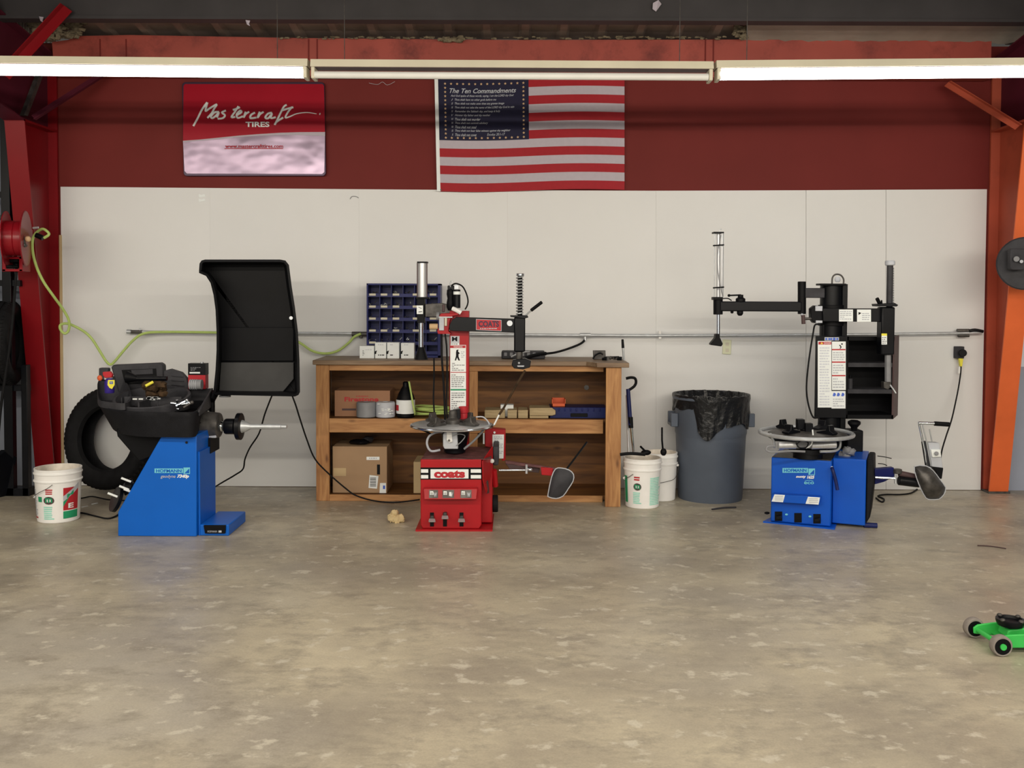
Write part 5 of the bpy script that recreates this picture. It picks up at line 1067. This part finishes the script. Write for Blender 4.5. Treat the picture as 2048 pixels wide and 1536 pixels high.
# column
dK = .92
b = B(); xk0, xk1 = P(1646, 700, dK).x, P(1691, 700, dK).x; zt_ = P(1668, 568, dK).z
b.cyl(((xk0+xk1)/2, -dK+.08, zc), ((xk0+xk1)/2, -dK+.08, zt_), (xk1-xk0)/2, m_blackm, n=40); b.build('column', t, bev=.003)
b = B(); b.box(xk1-.02, P(1697, 600, dK).x, -dK+.02, -dK+.13, zc, zt_, m_blackm); b.build('column_rail', t)
b = B(); b.pb(1640, 567, 1693, 571, dK+.03, .1, m_black); b.build('column_cap', t, bev=.003)
b = B(); b.ptube([(1664, 567, dK-.03), (1665, 555, dK-.03), (1671, 549, dK-.03), (1681, 550, dK-.03), (1687, 558, dK-.03), (1687, 567, dK-.03)], .006, m_dirty); b.ball(P(1675, 559, dK-.03), .022, m_lgrey, (1, .4, 1)); b.build('lifting_ring', t)
b = B(); b.pb(1631, 672, 1694, 836, dK+.02, .02, m_blackm); b.build('label_panel', t, bev=.003)
e = dK+.022; b = B(); b.quad(1649, 674.5, 1678, 681, e, m_lgrey)
for x in (1652.5, 1658.5, 1662.5, 1668, 1674.5): b.cyl(P(x, 678, e), P(x, 678, e+.002), .0075 if x != 1668 else .011, m_blueP, n=12)

b.quad(1635.5, 682, 1663, 815, e, m_wcol); b.quad(1637, 683.5, 1662.5, 689, e+.001, m_redp); b.ptext('DANGER', 1648, 684.5, 1661, 688, e+.002, m_wcol); b.add([P(1641, 688, e+.002), P(1646, 688, e+.002), P(1643.5, 684, e+.002)], [(0, 1, 2)], m_yel); b.lines(1639, 693, 1659, 812, e+.001, m_print, 22, 9)
b.quad(1664, 683, 1691.5, 780, e, m_wcol)
for y in (698, 723, 750): b.quad(1664, y, 1691, y+2.5, e+.001, m_redp)
b.ptube([(1679, 690, e), (1682, 694, e), (1680, 697, e)], .004, m_black, n=5); b.ball(P(1684, 688, e), .006, m_black, (1, .3, 1)); b.lines(1666, 703, 1689, 721, e+.001, m_lgrey, 4, 5); b.lines(1666, 728, 1689, 748, e+.001, m_lgrey, 4, 6); b.lines(1666, 755, 1689, 777, e+.001, m_lgrey, 4, 7)
b.quad(1663, 782, 1691, 817, e, m_wcol)
for x in (1668, 1676, 1685): b.cyl(P(x, 789, e), P(x, 789, e+.002), .013, m_blueP, n=16)
b.lines(1666, 796, 1688, 814, e+.001, m_lgrey, 4, 8); b.build('warning_label', t, smooth=0)
# accessory cabinet (open shelves)
x0, x1 = P(1694, 750, dK-.06).x, P(1788, 750, dK-.06).x; z1, z0 = P(1740, 673, dK-.06).z, P(1740, 838, dK-.06).z; yb = -dK+.06
xs2 = P(1800, 750, dK-.28).x
b = B(); b.box(x0, xs2-.004, yb+.24, yb+.25, z0, z1, m_black); b.box(x0, x0+.008, yb, yb+.24, z0, z1, m_black); b.box(x0, x1, yb, yb+.24, z1-.03, z1, m_black); b.box(x0, x1, yb, yb+.24, z0, z0+.03, m_black)
b.prism([(x1, yb, z0), (xs2, yb+.25, z0), (xs2-.01, yb+.25, z0), (x1-.012, yb, z0)], (0, 0, z1-z0), m_brown); b.build('accessory_cabinet', t)
for y in (726, 779):
    b = B(); z = P(1740, y, dK-.06).z; b.box(x0+.008, x1-.012, yb+.004, yb+.24, z-.03, z, m_tray); b.build('cabinet_shelf', t)
b = B(); z = P(1740, 779, dK-.06).z; b.cyl((P(1700, 770, .8).x, yb+.06, z), (P(1700, 770, .8).x, yb+.06, z+.075), .018, m_tray, n=16); b.cyl((P(1700, 770, .8).x, yb+.06, z+.075), (P(1700, 770, .8).x, yb+.06, z+.10), .008, m_black, n=12); tag(b.build('small_bottle'), 'small grey bottle on the black cabinet shelf', 'bottle')
# swing arm
b = B(); b.pp([(1646, 617), (1772, 617), (1772, 644), (1646, 643)], dK+.06, .08, m_blackm); b.build('swing_arm', t, bev=.004)
b = B(); b.cyl(((xk0+xk1)/2, -dK+.08, P(1668, 652, dK).z), ((xk0+xk1)/2, -dK+.08, P(1668, 610, dK).z), (xk1-xk0)/2+.012, m_black, n=40); b.build('arm_collar', t, bev=.003)
e = dK+.062; b = B(); b.quad(1678, 619, 1706, 643, e, m_wcol); b.quad(1714, 619, 1742, 643.5, e, m_wcol); b.lines(1680, 621, 1704, 640, e+.001, m_lgrey, 5, 4); b.add([P(1717, 630, e+.001), P(1723, 626, e+.001), P(1717, 624, e+.001)], [(0, 1, 2)], m_black); b.lines(1724, 625, 1740, 641, e+.001, m_lgrey, 4, 6); b.build('arm_sticker', t, smooth=0)
b = B(); b.pb(1763, 614, 1790, 710, dK+.09, .10, m_blackm); b.build('vertical_sleeve', t, bev=.01)
b = B(); b.pp([(1755, 608), (1790, 606), (1797, 610), (1794, 613), (1756, 613)], dK+.11, .12, m_blackm); b.build('lock_plate', t, bev=.003)
b = B(); b.quad(1763, 667, 1774, 671.5, dK+.093, m_yel); b.quad(1763, 671.5, 1774, 689, dK+.093, m_wcol); b.lines(1764, 673, 1773, 688, dK+.094, m_grey, 4, 3); b.build('sleeve_sticker', t, smooth=0)
b = B(); b.cyl(P(1779, 614, dK+.05), P(1780, 530, dK+.05), .022, m_tray, n=6); b.build('hex_shaft', t)
b = B()
for k in range(22): y = 536+k*3.4; b.cyl(P(1786.5, y, dK+.05), P(1786.5, y+1.6, dK+.05), .006, m_tray, n=6)
b.build('shaft_teeth', t)
b = B(); b.cyl(P(1780, 531, dK+.05), P(1780, 521, dK+.05), .035, m_lgrey, n=28); b.build('shaft_cap', t, bev=.008)
b = B(); b.cyl(P(1761, 611, dK+.08), P(1754, 597, dK+.1), .013, m_black, n=12); b.cyl(P(1764, 611, dK+.08), P(1763, 601, dK+.1), .006, m_black, n=8); b.build('lock_lever', t)
b = B(); b.cyl(P(1776, 709, dK+.05), P(1776, 768, dK+.05), .022, m_grey, n=6); b.build('lower_shaft', t)
b = B(); b.pp([(1768, 764), (1782, 764), (1784, 772), (1776, 779), (1768, 776)], dK+.09, .06, m_dirty); b.ptube([(1780, 770, dK+.09), (1787, 779, dK+.11), (1792, 787, dK+.12)], .006, m_steel); b.build('mount_head', t, bev=.003)
# helper arm
b = B(); b.pb(1610, 576, 1650, 596, dK-.02, .06, m_tray); b.build('upper_link', t, bev=.006)
b = B(); b.cyl(P(1603.5, 563, dK-.04), P(1603.5, 628, dK-.04), .029, m_black, n=24); b.build('elbow_post', t, bev=.004)
b = B(); b.pb(1438, 603, 1604, 623, dK-.01, .06, m_blackm); b.build('helper_arm', t, bev=.008)
b = B(); b.cyl(P(1436, 596, dK-.04), P(1436, 629, dK-.04), .034, m_black, n=24); b.pb(1427, 594, 1446, 600, dK, .08, m_black); b.build('helper_post', t, bev=.003)
b = B()
b.cyl(P(1436.5, 594, dK-.04), P(1437, 466, dK-.04), .0135, m_alu, n=16); b.build('air_cylinder', t)
for x in (1428.5, 1446):
    b = B(); b.cyl(P(x, 595, dK-.02), P(x+.8, 466, dK-.02), .0035, m_steel, n=8); b.build('tie_rod', t)
b = B(); b.cyl(P(1443.5, 594, dK), P(1444.5, 466, dK), .007, m_alu, n=8); b.build('tie_rod', t)
b = B(); b.pb(1428, 463.5, 1448, 466.5, dK+.01, .08, m_black); b.ptube([(1439, 463, dK-.03), (1440, 459, dK-.03), (1443, 458, dK-.03)], .003, m_steel, n=6); b.build('cylinder_cap', t)
for y in (490.5, 575):
    b = B(); b.ptube([(1426, y+.8, dK+.02), (1448, y-.8, dK+.02)], .005, m_black, sm=1, n=8); b.build('cable_tie', t)
b = B(); b.ptube([(1442, 470, dK+.01), (1435, 510, dK+.02), (1436, 545, dK+.02), (1442, 578, dK+.02), (1446, 592, dK+.01)], .003, m_grey); b.ptube([(1446, 597, dK+.02), (1456, 597, dK+.02), (1463, 601, dK+.01)], .004, m_rubber); b.build('air_tube', t)
b = B(); b.lathe([(.035, 0), (.035, .02), (.02, .03), (.02, .05)], P(1481, 603, dK-.04), m_black, n=20); b.cyl(P(1458, 591, dK-.04), P(1482, 590, dK-.04), .006, m_black); b.ball(P(1458, 591, dK-.04), .011, m_black); b.ball(P(1480, 625, dK-.04), .024, m_black, (1, 1, 1.1)); b.build('clamp_knob', t)
b = B(); b.ball(P(1464, 624, dK-.04), .012, m_black); b.build('arm_bolt', t)
b = B(); b.cyl(P(1436.5, 628, dK-.04), P(1436.5, 672, dK-.04), .013, m_chrome, n=16); b.build('piston_rod', t)
b = B(); b.pp([(1432, 668), (1440, 668), (1440, 675), (1446, 688), (1443, 693), (1421, 690), (1422, 687), (1431, 676)], dK, .07, m_black); b.build('press_foot', t, bev=.004)
b = B(); b.pp([(1622, 617), (1630, 611), (1646, 612), (1646, 646), (1628, 646), (1622, 638)], dK+.04, .06, m_black); b.build('air_valve', t, bev=.004)
b = B(); b.pb(1631, 612, 1645, 622, dK+.05, .02, m_lgrey); b.pb(1632, 641, 1645, 646, dK+.05, .02, m_lgrey); b.cyl(P(1605, 638, dK+.03), P(1624, 637, dK+.03), .010, m_dirty); b.cyl(P(1606, 630, dK+.03), P(1607, 648, dK+.03), .014, m_brown); b.ball(P(1604, 630, dK+.02), .012, m_lgrey); b.build('valve_fitting', t, bev=.002)
b = B(); b.ptube([(1640, 649, dK+.05), (1630, 650, dK+.06), (1626, 668, dK+.06), (1620, 705, dK+.06), (1615, 745, dK+.06), (1613, 780, dK+.06), (1617, 810, dK+.06), (1626, 834, dK+.07), (1637, 836, dK+.08), (1637, 850, dK+.1), (1638, 862, dK+.14)], .0065, m_rubber); b.ptube([(1647, 650, dK+.05), (1647, 672, dK+.05)], .005, m_rubber, sm=1); b.build('air_tube', t)
# knob block behind table
b = B(); b.pb(1694, 861, 1727, 905, 1.0, .14, m_blackm); b.build('roller_block', t, bev=.01)
b = B(); b.lathe([(.02, 0), (.024, .02), (.045, .045), (.045, .062), (.025, .072)], P(1713, 862, 1.0)+Vector((0, .05, 0)), m_black, n=24); b.build('roller_knob', t)
# bead breaker
b = B(); b.prism([P(1750, 938, 1.22), P(1788, 935, 1.2), P(1790, 953, 1.2), P(1768, 964, 1.2), P(1750, 969, 1.22)], (0, .05, 0), m_dblue); b.build('breaker_arm', t, bev=.004)
b = B(); b.ptube([(1750, 955, 1.26), (1790, 957, 1.26)], .008, m_chrome, sm=1); b.cyl(P(1791, 950, 1.26), P(1791, 967, 1.26), .009, m_steel); b.build('push_rod', t)
b = B(); b.cyl(P(1795, 938, 1.2), P(1795, 947, 1.2), .03, m_dirty); b.cyl(P(1798, 947, 1.2), P(1836, 955, 1.2), .022, m_brown); b.cyl(P(1797, 961, 1.22), P(1838, 966, 1.22), .032, m_blackm); b.build('breaker_cylinder', t, bev=.004)
sh = [(1829, 933), (1852, 932), (1866, 941), (1879, 958), (1891, 975), (1888, 988), (1878, 998), (1862, 999), (1852, 996), (1842, 978), (1833, 955)]
b = B(); blade(b, sh, 1.26, m_dirty, m_lgrey, .07); b.build('bead_breaker_blade', t, smooth=50)
b = B(); b.ptube([(1838, 847, 1.2), (1844, 875, 1.2), (1850, 905, 1.2), (1853, 932, 1.2)], .007, m_chrome, sm=1); b.ptube([(1845, 850, 1.22), (1852, 878, 1.22), (1862, 932, 1.2)], .005, m_steel, sm=1); b.ptube([(1859, 858, 1.2), (1864, 884, 1.2)], .005, m_steel, sm=1); b.pp([(1847, 885), (1854, 883), (1862, 934), (1855, 936)], 1.19, .04, m_tray); b.build('handle_frame', t)
b = B(); b.cyl(P(1837, 846, 1.22), P(1871, 847, 1.22), .011, m_chrome); b.build('handle_bar', t)
b = B(); b.cyl(P(1868, 847, 1.22), P(1899, 849, 1.22), .016, m_black, n=16); b.build('handle_grip', t, bev=.004)
b = B(); b.pp([(1856, 885), (1879, 886), (1886, 936), (1864, 936)], 1.2, .06, m_lgrey); b.pp([(1862, 899), (1881, 899), (1883, 914), (1865, 915)], 1.215, .02, m_wcol); b.cyl(P(1873, 907, 1.215), P(1873, 907, 1.235), .014, m_grey); b.pp([(1863, 933), (1887, 936), (1884, 958), (1876, 958), (1872, 943)], 1.21, .05, m_blackm); b.build('control_housing', t, bev=.004)
b = B(); b.ptube([(1755, 912, 1.15), (1770, 914, 1.15), (1783, 917, 1.15)], .003, m_rubber); b.ptube([(1756, 927, 1.15), (1766, 928, 1.15), (1774, 931, 1.15)], .003, m_rubber); b.build('loose_wire', t)
b = B(); b.cyl(lz(u2-.01, ws+.03, .019), lz(u2+.075, ws+.05, .019), .018, m_dblue2, n=12); b.build('floor_bolt', t)
cord([(1752, 996), (1764, 1004), (1768, 998), (1756, 992), (1770, 989), (1800, 989), (1822, 986), (1835, 978)], .006, 'dark cord curled on the floor behind the blue changer')
b = B(); q = G(1790, 1060, .002)
# floor marks (objects lying flat)
b = B(); q0 = G(1955, 1091, .004); q1 = G(2012, 1097, .004); b.tube([q0, q0.lerp(q1, .5)+Vector((0, .02, 0)), q1], .004, m_brown, n=6); tag(b.build('twig'), 'thin brown stick on the floor before the orange column', 'stick')
b = B(); q0 = G(1424, 1019, .004); q1 = G(1472, 1015, .004); b.tube([q0, q0.lerp(q1, .5)+Vector((0, .01, .003)), q1], .008, m_tray, n=6); tag(b.build('floor_stain'), 'dark stain laid as a flat strip on the floor before the grey bin', 'strip')  # floor stain modelled as a thin dark strip on the slab

# ============================================================ FLOOR JACK
w1 = G(2001, 1311); w2 = G(1970, 1285); rw = .046
t = T('floor_jack', 'bright green low floor jack at the edge of the bare floor', 'floor jack', Vector((w1.x+.25, (w1.y+w2.y)/2, 0)))
y1, y2 = w1.y, w1.y+.235; xw = w1.x; 
xf = w2.x
for yy, xx_ in ((y1, xw), (y2, xw-.01)):
    b = B(); b.lathe([(rw*.3, -.02), (rw*.92, -.02), (rw, -.014), (rw, .014), (rw*.92, .02), (rw*.62, .02), (rw*.58, .012), (rw*.3, .012)], (xx_, yy, rw), m_dust, (0, -1, 0), 36); b.lathe([(rw*.78, .0), (rw*.78, .021)], (xx_, yy, rw), m_black, (0, -1, 0), 28); w_ = b.build('wheel', t)
    b = B(); b.cyl((xx_, yy-.02, rw), (xx_, yy-.028, rw), rw*.30, m_jack, n=20); b.build('hub_cap', w_)
b = B(); b.cyl((xw, y1+.02, rw), (xw-.01, y2-.02, rw), .011, m_jack, n=14); b.build('axle', t)
for yy in (y1+.030, y2-.042):
    b = B(); b.prism([(xw-.028, yy, rw-.016), (xw-.03, yy, rw+.012), (xw-.01, yy, rw+.026), (xw+.06, yy, rw+.036), (xw+.55, yy, rw+.06), (xw+.60, yy, rw+.05), (xw+.60, yy, .03), (xw+.05, yy, .022)], (0, .012, 0), m_jack); b.build('side_frame', t, bev=.004)
b = B(); b.box(xw+.05, xw+.6, y1+.042, y2-.042, .035, .045, m_jack); b.build('base_frame', t)
b = B(); b.prism([(xw+.06, y1+.07, .055), (xw+.07, y1+.07, .09), (xw+.3, y1+.07, .12), (xw+.42, y1+.07, .08), (xw+.42, y1+.07, .055)], (0, y2-y1-.15, 0), m_jack); b.build('lift_arm', t, bev=.006)
cs = Vector((xw+.095, (y1+y2)/2-.01, .098)); b = B(); b.lathe([(.03, 0), (.055, .004), (.062, .022), (.062, .032), (.05, .034), (.046, .022), (.0, .018)], cs, m_blackm, n=32, cap=False)
for k in range(4): a = k*math.pi/2+.5; b.ball(cs+Vector((math.cos(a)*.054, math.sin(a)*.054, .034)), .012, m_dirty, (1, 1, .7))
b.build('saddle', t)
b = B(); b.cyl((xw+.56, y1+.02, .03), (xw+.56, y1+.05, .03), .03, m_rubber); b.cyl((xw+.56, y2-.03, .03), (xw+.56, y2, .03), .03, m_rubber); b.build('rear_caster', t)

# small pieces become sub-parts of the part that carries them
SUB = {'control_sticker': 'control_box', 'control_stickers': 'control_box', 'warning_label': ('label_panel', 'column'), 'arm_badge': 'swing_arm', 'arm_bolt': ('swing_arm', 'helper_arm'), 'arm_sticker': 'swing_arm', 'sleeve_sticker': 'vertical_sleeve', 'helper_sticker': 'helper_post',
 'regulator_label': 'regulator', 'filter_head': 'air_filter', 'hood_liner': 'hood_shell', 'hood_lower_liner': 'hood_shell', 'hood_bolt': 'hood_shell', 'display_screen': 'display_head', 'basin_divider': 'round_basin', 'holder_pocket': 'side_shelf', 'lettering': 'stripe_band',
 'clamp_jaw': 'turntable', 'center_hub': 'turntable', 'shaft_cap': 'hex_shaft', 'spring': 'hex_shaft', 'shaft_teeth': 'hex_shaft', 'lever_grip': 'lever_rod', 'cylinder_cap': 'air_cylinder', 'tie_rod': 'air_cylinder', 'side_label': 'side_bracket', 'column_cap': 'column', 'column_rail': 'column', 'lifting_ring': 'column',
 'cabinet_shelf': 'accessory_cabinet', 'handle_grip': 'handle_bar', 'roller_knob': 'roller_block', 'hose_roller': 'hose_guide', 'guide_roller': 'hose_guide', 'pedal_plate': 'foot_box', 'chrome_collar': 'spindle_shaft', 'gold_stars': 'canton', 'canton_lettering': 'canton', 'grommet': 'hoist_band', 'web_address': 'silver_panel', 'script_lettering': 'red_panel', 'block_lettering': 'red_panel', 'shield_label': 'can_body', 'upper_label': 'can_body', 'shelf_edge': 'shelf', 'flange_pin': 'flange_plate', 'valve_fitting': 'air_valve', 'breaker_lever': 'bead_breaker_blade'}
base = lambda n: n.split('.')[0]
for top in [o for o in C.objects if o.parent is None and o.type == 'EMPTY']:
    kids = list(top.children)
    for ch in kids:
        w_ = SUB.get(base(ch.name))
        if not w_: continue
        for nm in ((w_,) if isinstance(w_, str) else w_):
            c_ = [k for k in kids if base(k.name) == nm]
            if c_:
                c_.sort(key=lambda k: (ORG[k.name]-ORG[ch.name]).length); ch.parent = c_[0]; ch.location = ORG[ch.name]-ORG[c_[0].name]; break
# ============================================================ RENDER SETTINGS
vs_ = SC.view_settings; vs_.view_transform = 'Standard'; vs_.look = 'None'; vs_.gamma = 1; vs_.use_curve_mapping = False; vs_.exposure = -0.64
